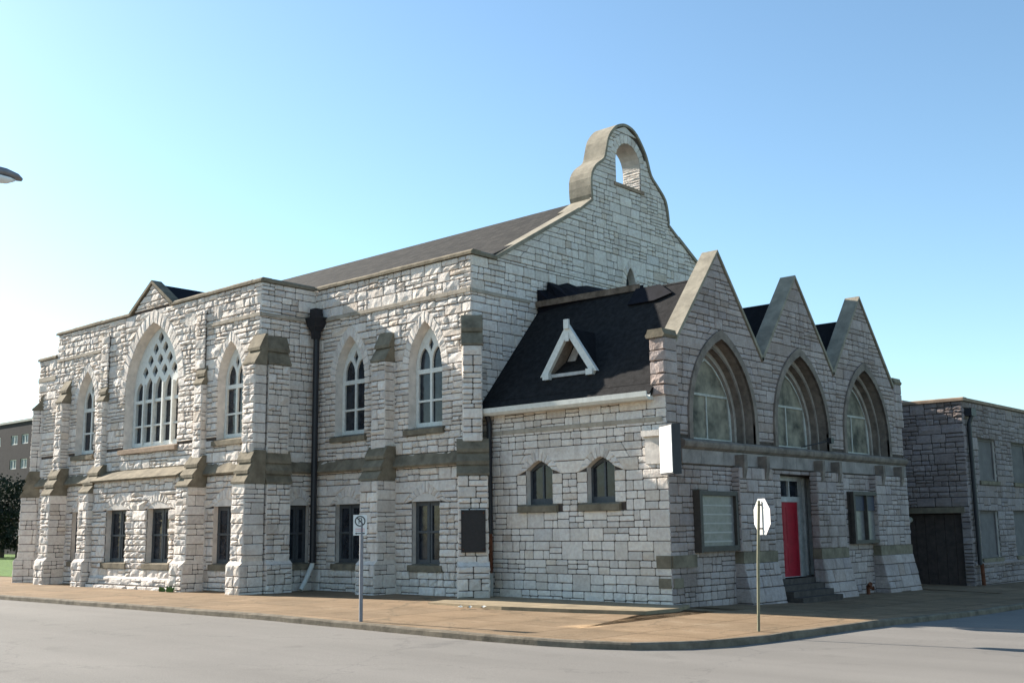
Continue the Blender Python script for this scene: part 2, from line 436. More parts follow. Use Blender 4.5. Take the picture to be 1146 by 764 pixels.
def tall_window(fr, wall, uc, hw=.8, z0=5.32, zs=7.3, za=8.85, rec=.27, mats=None, sillw=.95):
    face = pointed(uc, hw, z0, zs, za); inn = pointed(uc, hw-.07, z0+.06, zs, za-.14)
    wall.strip(fr, face, inn, 0.0, -rec-.05, 2)
    rng = random.Random(int(uc*100))
    out = pointed(uc, hw+.3, z0, zs, za+.38)
    voussoirs(wall, fr, arc_only(face), arc_only(out), rng, .02, .02, 0, 1, .55)
    w = MB(); lw = hw-.07
    a0, a1, m_ = uc-lw+.13, uc+lw-.13, .05
    holes = []
    for (l, r) in ((a0, uc-m_), (uc+m_, a1)):
        holes.append([(l, z0+.2), (r, z0+.2), (r, 6.2), (l, 6.2)])
        holes.append([(l, 6.27), (r, 6.27), (r, 7.15), (l, 7.15)])
        hh = (r-l)/2
        holes.append(pointed((l+r)/2+(.015 if l < uc-.2 else -.015), hh-.02, 7.3, 7.55, 8.02, 4))
    holes.append([(uc, 7.86), (uc+.12, 8.1), (uc, 8.36), (uc-.12, 8.1)])
    w.plate(fr, pointed(uc, lw, z0+.06, zs, za-.14), holes, -rec, .1)
    wo = w.build('window', WHITE, CH)
    g = MB(); g.plate(fr, pointed(uc, lw-.03, z0+.1, zs, za-.2), [], -rec-.07, .02); g.build('pane', GLASS, wo)
    s = MB(); s.prism(fr, [(-rec, z0+.06), (-.02, z0), (.13, z0-.05), (.13, z0-.22), (-.05, z0-.22)], uc-sillw, uc+sillw)
    s.build('sill', BROWN, wo)
    return face, out

def hood_hole(face, out, z0):              # stones stop at the voussoirs above, at the jamb below
    o = arc_only(out)
    return [face[0], face[1]]+o+[face[-2], face[-1]]

def low_window(fr, wall, uc, hw=.65, z0=.95, z1=2.95, rec=.18, stone_hole=None, sill=True, tw=.37):
    rect = [(uc-hw, z0), (uc+hw, z0), (uc+hw, z1), (uc-hw, z1)]
    wall.strip(fr, rect, rect, 0.0, -rec-.06, 2)
    inn = shallow(uc, hw+.02, z1+.02, z1+.27); out = shallow(uc, hw+tw, z1-.05, z1+.66)
    rng = random.Random(int(uc*77))
    voussoirs(wall, fr, inn, out, rng, .0, .04, 0, 1)
    wall.plate(fr, [(uc-hw, z1)]+inn+[(uc+hw, z1)], [], .005, .04, 2)
    w = MB(); f = .07; holes = []
    for (l, r) in ((uc-hw+f, uc-.06), (uc+.06, uc+hw-f)):
        l2, r2 = l+.06, r-.06
        holes += [[(l2, z0+.15), (r2, z0+.15), (r2, z0+.98), (l2, z0+.98)], [(l2, z0+1.06), (r2, z0+1.06), (r2, z1-.14), (l2, z1-.14)]]
    w.plate(fr, rect, holes, -rec, .06)
    w.box(fr, uc-.025, uc+.025, z0+.05, z1-.05, -rec, -rec+.025)
    w.box(fr, uc-hw+.03, uc+hw-.03, z0+.99, z0+1.05, -rec, -rec+.03)
    wo = w.build('window', GREYP, CH)
    g = MB(); g.plate(fr, [(uc-hw+.03, z0+.05), (uc+hw-.03, z0+.05), (uc+hw-.03, z1-.05), (uc-hw+.03, z1-.05)], [], -rec-.045, .01); g.build('pane', GLASS, wo)
    if sill:
        s = MB(); s.prism(fr, [(-rec, z0+.02), (-.02, z0), (.09, z0-.03), (.09, z0-.22), (-.05, z0-.22)], uc-hw-.14, uc+hw+.14); s.build('sill', BROWN, wo)
    hole = [(uc-hw, z0-.22), (uc+hw, z0-.22), (uc+hw, z1-.05)]+[(u, v) for u, v in reversed(out)]+[(uc-hw, z1-.05)]
    return rect, hole

def merge_wall(name, mb): return mb.build(name, CM, CH)

# --- transept street wall
w = MB()
f1, o1 = tall_window(B1, w, -33.85); f2, o2 = tall_window(B1, w, -44.55)
big_f = pointed(-39.3, 2.0, 5.35, 7.5, 10.25, 12); big_i = pointed(-39.3, 1.9, 5.42, 7.5, 10.12, 12); big_o = pointed(-39.3, 2.42, 5.35, 7.5, 10.78, 12)
w.strip(B1, big_f, big_i, 0, -.38, 2)
voussoirs(w, B1, arc_only(big_f), arc_only(big_o), random.Random(5), .02, .03, 0, 1, .6)
rA, hA = low_window(B1, w, -33.95, .72); rB, hB = low_window(B1, w, -44.55, .72)
outer = [(-49.06, -.1), (-32.1, -.1), (-32.1, 10.75), (-38.05, 10.75), (-39.5, 11.8), (-41.0, 10.75), (-47.4, 10.75), (-47.4, 9.75), (-49.06, 9.75)]
bayhole = [(-42.5, -.1), (-36.1, -.1), (-36.1, 4.05), (-42.5, 4.05)]
region(w, B1, outer, [hood_hole(f1, o1, 0), hood_hole(f2, o2, 0), hood_hole(big_f, big_o, 0), hA, hB, [(u, v+.001) for u, v in bayhole]], .058, 11)
w.plate(B1, outer, [f1, f2, big_f, rA, rB], -.02, .0, 1)
# bay below the band
r1, h1 = low_window(BAY, w, -37.55, .8, rec=.24); r2, h2 = low_window(BAY, w, -40.65, .8, rec=.24)
bo = [(-42.5, .38), (-36.1, .38), (-36.1, 4.1), (-42.5, 4.1)]
region(w, BAY, bo, [h1, h2], .07, 12); w.plate(BAY, bo, [r1, r2], -.02, 0, 1)
w.box(F((0, 22.3, 0), (1, 0, 0), (0, -1, 0)), -42.5, -42.48, 0, 4.1, 0, .48, 1)
for k, (za_, zb_, p_) in enumerate(((-.1, .12, .74), (.12, .36, .62))):      # battered plinth of the bay
    fr_ = F((0, 22.3-p_, 0), (1, 0, 0), (0, -1, 0))
    region(w, fr_, [(-42.4, za_), (-36.2, za_), (-36.2, zb_), (-42.4, zb_)], [], .05, 60+k, .24, length=(.5, 1.1))
    w.box(B1, -42.4, -36.2, za_, zb_+.02, .2, p_-.02, 1)
w.prism(B1, [(.3, .36), (.62, .36), (.52, .46), (.3, .46)], -42.4, -36.2, 2)
merge_wall('wall', w)

bw = MB(); lw = 1.9; uc = -39.3; holes = []      # the five-light traceried window
W5 = 2*(lw-.12)/5
for i in range(5):
    l = uc-lw+.12+W5*i+.06; r = l+W5-.12
    holes.append([(l, 5.58), (r, 5.58), (r, 6.2), (l, 6.2)]); holes.append([(l, 6.27), (r, 6.27), (r, 7.15), (l, 7.15)])
    holes.append(pointed((l+r)/2, (r-l)/2-.01, 7.28, 7.55, 8.15 if i in (1, 2, 3) else 8.0, 4))
for row, (n_, z_) in enumerate(((4, 8.38), (3, 8.82), (2, 9.26), (1, 9.68))):
    for i in range(n_):
        c_ = uc+(i-(n_-1)/2)*W5; d_ = .21
        holes.append([(c_, z_-.25), (c_+.10, z_-.13), (c_+d_, z_-.02), (c_+.13, z_+.13), (c_, z_+.24), (c_-.13, z_+.13), (c_-d_, z_-.02), (c_-.10, z_-.13)])
bw.plate(B1, pointed(uc, lw, 5.42, 7.5, 10.12, 12), holes, -.33, .14)
for i in range(1, 5): bw.box(B1, uc-lw+.12+W5*i-.05, uc-lw+.12+W5*i+.05, 5.5, 7.9, -.33, -.26)
bwo = bw.build('window', WHITE, CH)
g = MB(); g.plate(B1, pointed(uc, lw-.05, 5.5, 7.5, 10.05, 12), [], -.44, .02); g.build('pane', GLASS, bwo)
s = MB(); s.prism(B1, [(-.5, 5.42), (-.02, 5.34), (.16, 5.3), (.16, 5.14), (-.05, 5.14)], -41.45, -37.2); s.build('sill', SILL, bwo)

# --- flank of the transept
w = MB()
rf, hf = low_window(FL, w, 24.12, .42, tw=.3)
fo = [(22.3, -.1), (24.7, -.1), (24.7, 10.75), (22.3, 10.75)]
region(w, FL, fo, [hf], .045, 21); w.plate(FL, fo, [rf], -.02, 0, 1)
merge_wall('wall', w)
# --- aisle wall
w = MB()
fa, oa = tall_window(B2, w, -30.1); fb, ob = tall_window(B2, w, -26.25)
rc, hc = low_window(B2, w, -30.15); rd, hd = low_window(B2, w, -26.22)
ao = [(-32.1, -.1), (-24.1, -.1), (-24.1, 10.75), (-32.1, 10.75)]
region(w, B2, ao, [hood_hole(fa, oa, 0), hood_hole(fb, ob, 0), hc, hd], .05, 31)
w.plate(B2, ao, [fa, fb, rc, rd], -.02, 0, 1)
merge_wall('wall', w)
# --- nave gable wall with the bell opening
LO = [(30.30, 13.35), (31.08, 13.9), (31.05, 14.75), (31.32, 15.25), (31.85, 15.66), (32.03, 16.15), (32.2, 16.63), (32.6, 17.08), (33.0, 17.28), (33.35, 17.33)]

RO = [(33.8, 17.22), (34.2, 16.86), (34.55, 16.37), (34.82, 15.7), (35.3, 15.3), (35.75, 14.9), (35.9, 14.4), (35.95, 13.88), (36.6, 13.48)]
def smooth_line(P, k=4):
    out = []
    for i in range(len(P)-1):
        p0, p1, p2, p3 = P[max(i-1, 0)], P[i], P[i+1], P[min(i+2, len(P)-1)]
        for j in range(k):
            t = j/k
            out.append(tuple(.5*(2*p1[c]+(p2[c]-p0[c])*t+(2*p0[c]-5*p1[c]+4*p2[c]-p3[c])*t*t+(3*p1[c]-p0[c]-3*p2[c]+p3[c])*t**3) for c in (0, 1)))
    return out+[P[-1]]
_all = smooth_line(LO[1:]+RO[:-1], 3)
LO, RO = LO[:1]+_all[:len(_all)//2], _all[len(_all)//2:]+RO[-1:]
rakeL = [(24.7, 10.75), (25.8, 10.75), (30.30, 13.35)]; rakeR = [(36.6, 13.48), (41.1, 10.85), (41.9, 10.85)]
BELL = pointed(33.4, .8, 14.95, 15.85, 16.68, 6)
EO = [(24.7, -.1), (41.9, -.1)]+list(reversed(rakeL[:1]+rakeL[1:2]+LO+RO+rakeR[1:]))
LANC = pointed(33.35, .3, 9.6, 11.05, 11.75, 5); LANCO = pointed(33.35, .58, 9.6, 11.05, 12.1, 5)
w = MB()
bo_ = pointed(33.4, 1.12, 14.95, 15.85, 17.03, 6)
w.strip(EW, BELL, BELL, 0, -.85, 2)
voussoirs(w, EW, arc_only(BELL), arc_only(bo_), random.Random(8), .0, .03)
voussoirs(w, EW, arc_only(LANC), arc_only(LANCO), random.Random(9), .0, .03)
w.strip(EW, LANC, LANC, 0, -.4, 2)
region(w, EW, EO, [hood_hole(BELL, bo_, 0), hood_hole(LANC, LANCO, 0)], .028, 41, .42)
w.plate(EW, EO, [BELL, LANC], -.02, 0, 1)
bk = F((-24.95, 0, 0), (0, 1, 0), (-1, 0, 0))
w.plate(bk, [(25, 10), (41.6, 10)]+list(reversed(LO+RO[:-1]+[(36.5, 13.4)])), [BELL], 0, 0, 1)
for j in range(10):                                    # rough jamb stones inside the bell arch
    for side, (ub, nn) in (('r', (34.2, (0, -1, 0))), ('l', (32.6, (0, 1, 0)))):
        fj = F((-24.95, ub, 0), (1, 0, 0), nn)
        stone(w, fj, ((.02, 14.97+j*.1), (.83, 14.97+j*.1), (.83, 15.06+j*.1), (.02, 15.06+j*.1)), .03, random.Random(j))
merge_wall('wall', w)
lp = MB(); lp.plate(EW, pointed(33.35, .28, 9.62, 11.05, 11.72, 5), [], -.3, .03); lo_ = lp.build('window', GLASS, CH)
bs = MB(); bs.box(EW, 32.45, 34.35, 14.82, 14.95, -.85, .06); bs.build('bell_opening_sill', SILL, CH)

def outline_coping(pts, t, n0, n1, name, mat=COPE, fr=EW, lip=.05):
    m = MB(); k = len(pts); off = []
    for i, p in enumerate(pts):
        a = Vector(pts[max(i-1, 0)]); b = Vector(pts[min(i+1, k-1)]); d = (b-a).normalized(); off.append((p[0]-d.y*t, p[1]+d.x*t))
    ins = []
    for i, p in enumerate(pts):
        a = Vector(pts[max(i-1, 0)]); b = Vector(pts[min(i+1, k-1)]); d = (b-a).normalized(); ins.append((p[0]+d.y*.004, p[1]-d.x*.004))
    vs = [fr.P(*p, n0) for p in ins]+[fr.P(*p, n0) for p in off]+[fr.P(*p, n1) for p in ins]+[fr.P(*p, n1) for p in off]
    fs = []
    for i in range(k-1):
        fs += [(i, i+1, k+i+1, k+i), (2*k+i, 3*k+i, 3*k+i+1, 2*k+i+1), (i, 2*k+i, 2*k+i+1, i+1), (k+i, k+i+1, 3*k+i+1, 3*k+i)]
    fs += [(0, k, 3*k, 2*k), (k-1, 3*k-1, 4*k-1, 2*k-1)]
    m.add(vs, fs)
    return m.build(name, mat, CH)
outline_coping(rakeL[1:], .13, -.5, .07, 'gable_coping')
outline_coping(LO+RO, .10, -.97, .07, 'bell_gable_coping')
outline_coping([rakeR[0], rakeR[1]], .13, -.5, .07, 'gable_coping')
# stones lining the shoulders of the bell gable side
# --- parapet copings
def coping(fr, u0, u1, z, name='parapet_coping', n0=-.35, n1=.10, h=.16, mat=BROWN):
    m = MB(); rng = random.Random(int(u0*10)); u = u0
    while u < u1-.05:
        l = min(rng.uniform(.9, 1.5), u1-u); dz = rng.uniform(-.012, .012)
        m.prism(fr, [(n0, z), (n1, z), (n1, z+h*.55+dz), (n1-.08, z+h+dz), (n0, z+h+dz)], u, u+l-.008); u += l
    return m.build(name, mat, CH)
coping(B1, -38.05, -32.0, 10.75); coping(B1, -47.5, -41.1, 10.75); coping(B1, -49.16, -47.42, 9.75)
coping(FL, 22.65, 24.62, 10.75, n1=.09); coping(B2, -32.0, -24.0, 10.75); coping(EW, 25.05, 25.85, 10.75, n1=.09)
outline_coping([(-41.1, 10.78), (-39.5, 11.86), (-37.95, 10.78)], .13, -.35, .1, 'gable_coping', BROWN, B1)
# --- thin string at 9.5 and the deep sloping band at 4.1-4.5
def stringc(fr, u0, u1, z0=9.5, z1=9.68, p=.07, mat=DRESS, name='string_course'):
    m = MB(); rng = random.Random(int(u0*13)); u = u0
    while u < u1-.02:
        l = min(rng.uniform(.5, 1.1), u1-u); m.prism(fr, [(-.01, z0), (p, z0+.03), (p, z1-.03), (-.01, z1)], u, u+l-.012); u += l
    return m.build(name, mat, CH)
STR = plain('tan string stone', (.36, .31, .25), .9, .25, 3, .4)
stringc(B1, -49.05, -47.4, 8.75, 9.0, mat=STR); stringc(B1, -47.3, -43.4, mat=STR); stringc(B1, -35.5, -32.06, mat=STR)
stringc(FL, 22.3, 24.62, mat=STR); stringc(B2, -32.03, -24.1, mat=STR); stringc(EW, 24.65, 27.5, 9.5, 9.66, .05, mat=STR)
def band(fr, u0, u1, z0=4.08, z1=4.48, p=.26, name='band_course'):
    m = MB(); rng = random.Random(int(u0*17)); u = u0
    while u < u1-.02:
        l = min(rng.uniform(.9, 1.6), u1-u); m.prism(fr, [(-.01, z0-.02), (p-.03, z0-.02), (p, z0+.04), (.02, z1), (-.01, z1)], u, u+l-.008); u += l
    return m.build(name, BROWN, CH)
band(B1, -49.0, -42.5, p=.22); band(B1, -42.5, -36.1, 4.08, 4.5, .72); band(B1, -36.05, -32.1, p=.22)
band(FL, 22.4, 24.62, p=.2); band(B2, -31.9, -24.2, p=.2)
stringc(PS, -24.05, -17.2, 4.88, 5.05, .03, STR)

# --- buttresses
def buttress(fr, uc, lw, lp, uw, up, seed, caplow=(3.66, 4.8), caphigh=(7.65, 8.7), z0=-.12, plinth=.14, upc=None, core=-.05, hb=.06):
    m = MB(); upc = uc if upc is None else upc
    def shaft(c, w_, p, a, b, sd, course=.34, ln=(.3, .6)):
        m.box(fr, c-w_/2+.02, c+w_/2-.02, a, b, core, p-.02, 1)
        f0 = F(fr.P(0, 0, p), fr.U, fr.N)
        region(m, f0, [(c-w_/2, a), (c+w_/2, a), (c+w_/2, b), (c-w_/2, b)], [], .05, sd, course, length=ln, plain_c=.45)
        for sg in (-1, 1):
            fs_ = F(fr.P(c+sg*w_/2, 0, 0), fr.N, fr.U*sg)
            region(m, fs_, [(core, a), (p, a), (p, b), (core, b)], [], .022, sd+1, course, length=(.35, .7), plain_c=.6)
    shaft(uc, lw, lp, .95, caplow[0], seed)
    shaft(uc, lw+.06, lp+plinth, z0, .95, seed+3, .36)
    m.prism(fr, [(core, .95), (lp+plinth+.01, .95), (lp+.01, 1.08), (core, 1.08)], uc-lw/2-.035, uc+lw/2+.035, 0)
    shaft(upc, uw, up, caplow[1]-.1, caphigh[0], seed+5)
    o = m.build('buttress', CM, CH)
    def cap(c, w_, za, zb, pa, pb, k, kw=.05, e=.0):
        q = MB(); pr = [(core, za), (pa, za)]
        for i in range(k):
            ni, nj = pa+.05-(pa-pb+.02)*i/k, pa+.05-(pa-pb+.02)*(i+1)/k
            zi, zj = za+(zb-za)*i/k, za+(zb-za)*(i+1)/k
            pr += [(ni, zi-(.0 if i == 0 else .05)), (ni, zi+.06), (nj-.09, zj-.01)] if i < k-1 else [(ni, zi-.05), (ni, zi+.06), (pb-.02, zb)]
        pr.append((core, zb))
        q.prism(fr, pr, c-w_/2-kw, c+w_/2+kw)
        q.build('buttress_cap', BROWN, o)
    cap(uc, lw, caplow[0], caplow[1], lp, up, 3)
    cap(upc, uw, caphigh[0], caphigh[1], up, hb, 2, .04)
    return o
buttress(B1, -46.2, .76, .74, .56, .38, 100, caphigh=(7.6, 8.6)); buttress(B1, -42.9, .76, .74, 0.5, .22, 110, caphigh=(7.4, 8.1))
buttress(B1, -35.6, .76, .74, .52, .22, 120, caphigh=(7.4, 8.1)); buttress(B1, -32.08, .72, .74, .66, .42, 130, caphigh=(7.75, 8.85))
buttress(FL, 22.92, .98, .42, .9, .3, 140, caphigh=(7.8, 8.85))
buttress(B2, -28.1, .85, .8, .68, .42, 150)
DG = F((-24.1, 24.7, 0), (.7071, .7071, 0), (.7071, -.7071, 0))
buttress(DG, 0, .9, .72, .6, .42, 160, caphigh=(7.72, 8.75), plinth=.2, core=-.3)
DL = F((-49.0, 22.35, 0), (.7071, -.7071, 0), (-.7071, -.7071, 0))
buttress(DL, 0, .85, .42, .75, .14, 170, caphigh=(7.5, 8.5), core=-.7, hb=-.55, plinth=.16)
for uc_, z_ in ((-42.95, 10.15), (-35.75, 10.2)):     # shallow pilasters over the upper caps
    m = MB(); m.box(B1, uc_-.3+.02, uc_+.3-.02, 8.0, z_, -.02, .08, 1)
    region(m, F((0, 22.2, 0), (1, 0, 0), (0, -1, 0)), [(uc_-.3, 8.0), (uc_+.3, 8.0), (uc_+.3, z_), (uc_-.3, z_)], [], .05, int(-uc_), .34)
    m.build('pilaster', CM, CH)

# --- plain back walls and roofs
m = MB()
W0 = F((0, 0, 0), (1, 0, 0), (0, 1, 0))
def sheet(mb, pts, mat=0): mb.add([Vector(p) for p in pts], [tuple(range(len(pts)))], mat)
sheet(m, [(-49.06, 22.3, -.1), (-49.06, 44, -.1), (-49.06, 44, 9.7), (-49.06, 22.3, 9.7)])
sheet(m, [(-47.4, 22.35, 9.7), (-47.4, 42, 9.7), (-47.4, 42, 10.7), (-47.4, 22.35, 10.7)])
sheet(m, [(-49.06, 44, -.1), (-24.1, 44, -.1), (-24.1, 44, 9.65), (-49.06, 44, 9.65)])
sheet(m, [(-24.1, 41.9, -.1), (-24.1, 44, -.1), (-24.1, 44, 9.65), (-24.1, 41.9, 10.7)])
m.build('rear_wall', STONE, CH)
m = MB()
sheet(m, [(-49.06, 22.35, 9.65), (-47.4, 22.35, 9.65), (-47.4, 44, 9.65), (-49.06, 44, 9.65)])
sheet(m, [(-47.4, 22.35, 10.5), (-32.15, 22.35, 10.5), (-32.15, 42, 10.5), (-47.4, 42, 10.5)])
m.build('roof', ROOF, CH)
m = MB()
rz, ez = 14.85, 10.5
for dz in (0, -.12):
    sheet(m, [(-47.0, 24.9, ez+dz), (-24.15, 24.9, ez+dz), (-24.15, 33.35, rz+dz), (-47.0, 33.35, rz+dz)])
    sheet(m, [(-47.0, 41.8, ez+dz), (-24.15, 41.8, ez+dz), (-24.15, 33.35, rz+dz), (-47.0, 33.35, rz+dz)])
sheet(m, [(-47.0, 24.9, ez), (-47.0, 33.35, rz), (-47.0, 41.8, ez)])
m.build('roof', ROOF, CH)
m = MB()                                                  # little roof behind the transept gable
sheet(m, [(-41.0, 22.65, 10.8), (-39.5, 22.65, 11.86), (-39.5, 25, 11.86), (-41.0, 25, 10.8)])
sheet(m, [(-38.0, 22.65, 10.8), (-39.5, 22.65, 11.86), (-39.5, 25, 11.86), (-38.0, 25, 10.8)])
sheet(m, [(-41.0, 25, 10.8), (-39.5, 25, 11.86), (-38.0, 25, 10.8)])
m.build('roof', TAR, CH)

# --- porch, side wall
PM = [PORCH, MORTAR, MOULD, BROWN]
w = MB(); holes_b, holes_s = [], []
for uc_, hw_ in ((-21.72, .52), (-19.4, .5)):
    cv = shallow(uc_, hw_, 3.76, 4.04); ou = shallow(uc_, hw_+.36, 3.62, 4.42)
    cl = [(uc_-hw_, 2.74)]+cv+[(uc_+hw_, 2.74)]
    w.strip(PS, cl, cl, 0, -.35, 4)
    voussoirs(w, PS, cv, ou, random.Random(int(-uc_)), 0, .03)
    for sg in (-1, 1):
        for j in range(3):
            a_, b_ = (uc_+sg*hw_, uc_+sg*(hw_+.36)); a_, b_ = min(a_, b_), max(a_, b_)
            stone(w, PS, ((a_, 2.75+j*.3), (b_, 2.75+j*.3), (b_, 3.03+j*.3), (a_, 3.03+j*.3)), .02, random.Random(j+7))
    holes_b.append(cl)
    holes_s.append([(uc_-hw_-.38, 2.52), (uc_+hw_+.38, 2.52), (uc_+hw_+.4, 3.62)]+list(reversed(ou))+[(uc_-hw_-.4, 3.62)])
    win = MB(); hh = hw_-.07
    hl = [(uc_-hh, 2.92), (uc_-.03, 2.92), (uc_-.03, 3.92), (uc_-hh, 3.74)]; hr = [(uc_+.03, 2.92), (uc_+hh, 2.92), (uc_+hh, 3.74), (uc_+.03, 3.92)]
    win.plate(PS, cl, [hl, hr], -.2, .05); wo = win.build('window', GREYP, CH)
    g = MB(); g.plate(PS, [(uc_-hh-.03, 2.88), (uc_+hh+.03, 2.88), (uc_+hh+.03, 3.85), (uc_, 4.0), (uc_-hh-.03, 3.85)], [], -.235, .01); g.build('pane', GLASS, wo)
    s_ = MB(); s_.prism(PS, [(-.3, 2.76), (.0, 2.74), (.12, 2.70), (.12, 2.52), (-.05, 2.52)], uc_-hw_-.26, uc_+hw_+.2); s_.build('sill', BROWN, wo)
pso = [(-24.1, -.15), (-17.1, -.15), (-17.1, 5.62), (-24.1, 5.62)]
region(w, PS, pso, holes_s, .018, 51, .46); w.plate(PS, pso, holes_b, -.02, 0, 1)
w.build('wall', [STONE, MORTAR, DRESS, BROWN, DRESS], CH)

# --- porch front: three gables with deep arches
GC = [28.05, 32.85, 37.65]
PO = [(25.1, -.5), (40.7, -.5), (40.7, 6.95), (40.05, 7.05)]
for i in (2, 1, 0):
    PO += [(GC[i], 10.1)] + ([((GC[i]+GC[i-1])/2, 7.05)] if i else [(25.65, 7.1), (25.1, 6.8)])
w = MB(); hb, hs = [], []
for i, c_ in enumerate(GC):
    A0 = pointed(c_, 1.72, 4.47, 5.05, 7.5, 10); A1 = pointed(c_, 1.9, 4.47, 5.05, 7.78, 10)
    A2 = pointed(c_, 1.55, 4.47, 5.05, 7.25, 10); A3 = pointed(c_, 1.42, 4.47, 5.05, 7.08, 10); A4 = pointed(c_, 1.36, 4.47, 5.05, 7.0, 10)
    w.ring(PF, A0, A1, -.02, .07, 2)
    w.strip(PF, A0, A0, .05, -.30, 2); w.strip(PF, A0, A2, -.30, -.33, 4); w.strip(PF, A2, A2, -.33, -.5, 2)
    w.strip(PF, A2, A3, -.5, -.52, 4); w.strip(PF, A3, A4, -.50, -.60, 2)
    w.ring(PF, A2, pointed(c_, 1.62, 4.47, 5.05, 7.34, 10), -.34, -.28, 2)
    hb.append(A0); hs.append(A1)
# door opening
DOOR = [(31.22, .42), (33.95, .42), (33.95, 3.62), (31.22, 3.62)]
hb.append(DOOR); hs.append(DOOR)
PAN = [[(26.35, 1.4), (28.35, 1.4), (28.35, 3.05), (26.35, 3.05)], [(35.75, 1.42), (37.75, 1.42), (37.75, 3.12), (35.75, 3.12)]]
ledge = [(25.75, 3.74), (40.7, 3.74), (40.7, 4.46), (25.75, 4.46)]
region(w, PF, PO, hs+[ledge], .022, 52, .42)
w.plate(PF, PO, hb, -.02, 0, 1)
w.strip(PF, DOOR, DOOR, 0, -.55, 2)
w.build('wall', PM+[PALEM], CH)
for i, c_ in enumerate(GC):
    m = MB(); lo = pointed(c_, 1.36, 4.5, 5.05, 7.0, 10); f_ = .07
    hl = [(c_-1.27, 4.6), (c_-.03, 4.6), (c_-.03, 5.85), (c_-1.18, 5.85)]; hr = [(2*c_-u, v) for u, v in reversed(hl)]
    ht = [(c_-1.15, 5.92), (c_+1.15, 5.92), (c_+.85, 6.35), (c_+.4, 6.75), (c_, 6.92), (c_-.4, 6.75), (c_-.85, 6.35)]
    m.plate(PF, lo, [hl, hr, ht], -.56, .07)
    wo = m.build('window', WHITE if 0 else plain('grey window lead', (.42, .41, .37), .7), CH)
    g = MB(); g.plate(PF, pointed(c_, 1.33, 4.52, 5.05, 6.96, 10), [], -.60, .02); g.build('pane', GLASSP, wo)
m = MB(); rng = random.Random(3); u = 25.75             # ledge under the arches
while u < 40.68:
    l = min(rng.uniform(.8, 1.5), 40.72-u)
    m.prism(PF, [(-.01, 3.76), (.05, 3.78), (.05, 4.17), (-.01, 4.17)], u, u+l-.01, 1)
    m.prism(PF, [(-.01, 4.17), (.05, 4.18), (.14, 4.25), (.17, 4.33), (.17, 4.39), (.06, 4.46), (-.6, 4.5), (-.6, 4.3), (-.01, 4.25)], u, u+l-.01, 0); u += l
m.build('ledge', [MOULD, PANELS], CH)
for y0, y1 in ((28.35, 30.3), (33.15, 35.05), (37.55, 40.2)):     # piers, thicker at a battered foot
    m = MB()
    m.box(PF, y0+.02, y1-.02, -.5, 3.74, -.02, .24, 1)
    fp = F((-16.84, 0, 0), (0, 1, 0), (1, 0, 0))
    region(m, fp, [(y0, 1.3), (y1, 1.3), (y1, 3.74), (y0, 3.74)], [], .03, int(y0), .36, length=(.35, .8))
    for sg, yy in ((-1, y0), (1, y1)):
        region(m, F((-17.1, yy, 0), (1, 0, 0), (0, sg, 0)), [(0, 1.3), (.26, 1.3), (.26, 3.74), (0, 3.74)], [], .015, 5, .36)
    m.box(PF, y0-.01, y1+.01, .98, 1.3, -.02, .30, 3)
    ft = FT((-17.1+.30, 0, 0), (0, 1, 0), (1, 0, 0), .2, .98)
    m.plate(ft, [(y0, -.5), (y1, -.5), (y1, .98), (y0, .98)], [], -.02, 0, 1)
    region(m, ft, [(y0-.01, -.5), (y1+.01, -.5), (y1+.01, .98), (y0-.01, .98)], [], .03, 70+int(y0), .33, length=(.5, 1.1), plain_c=.9)
    for sg, yy in ((-1, y0-.01), (1, y1+.01)):
        sf = F((-17.1, yy, 0), (1, 0, 0), (0, sg, 0)); q_ = [(0, -.5), (.596, -.5), (.30, .98), (0, .98)]
        m.plate(sf, q_, [], -.02, 0, 1); region(m, sf, q_, [], .02, 70+int(y0), .33, length=(.5, 1.1), plain_c=.9)
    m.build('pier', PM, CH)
for y0 in (28.6, 29.9, 33.5, 34.7, 38.1, 39.7):         # small corbels under the ledge
    m = MB(); m.prism(PF, [(0, 3.4), (.29, 3.42), (.36, 3.72), (.36, 4.1), (0, 4.1)], y0-.09, y0+.09); m.build('corbel', MOULD, CH)
m = MB(); m.box(PF, 25.12, 26.3, .95, 1.28, -.02, .05, 0); m.box(PF, 25.15, 25.6, .42, .68, -.02, .045, 0)
m.box(PS, -17.55, -17.09, .95, 1.28, -.02, .045, 0); m.box(PS, -17.5, -17.11, .42, .68, -.02, .04, 0)
m.build('corner_stone', BROWN, CH)
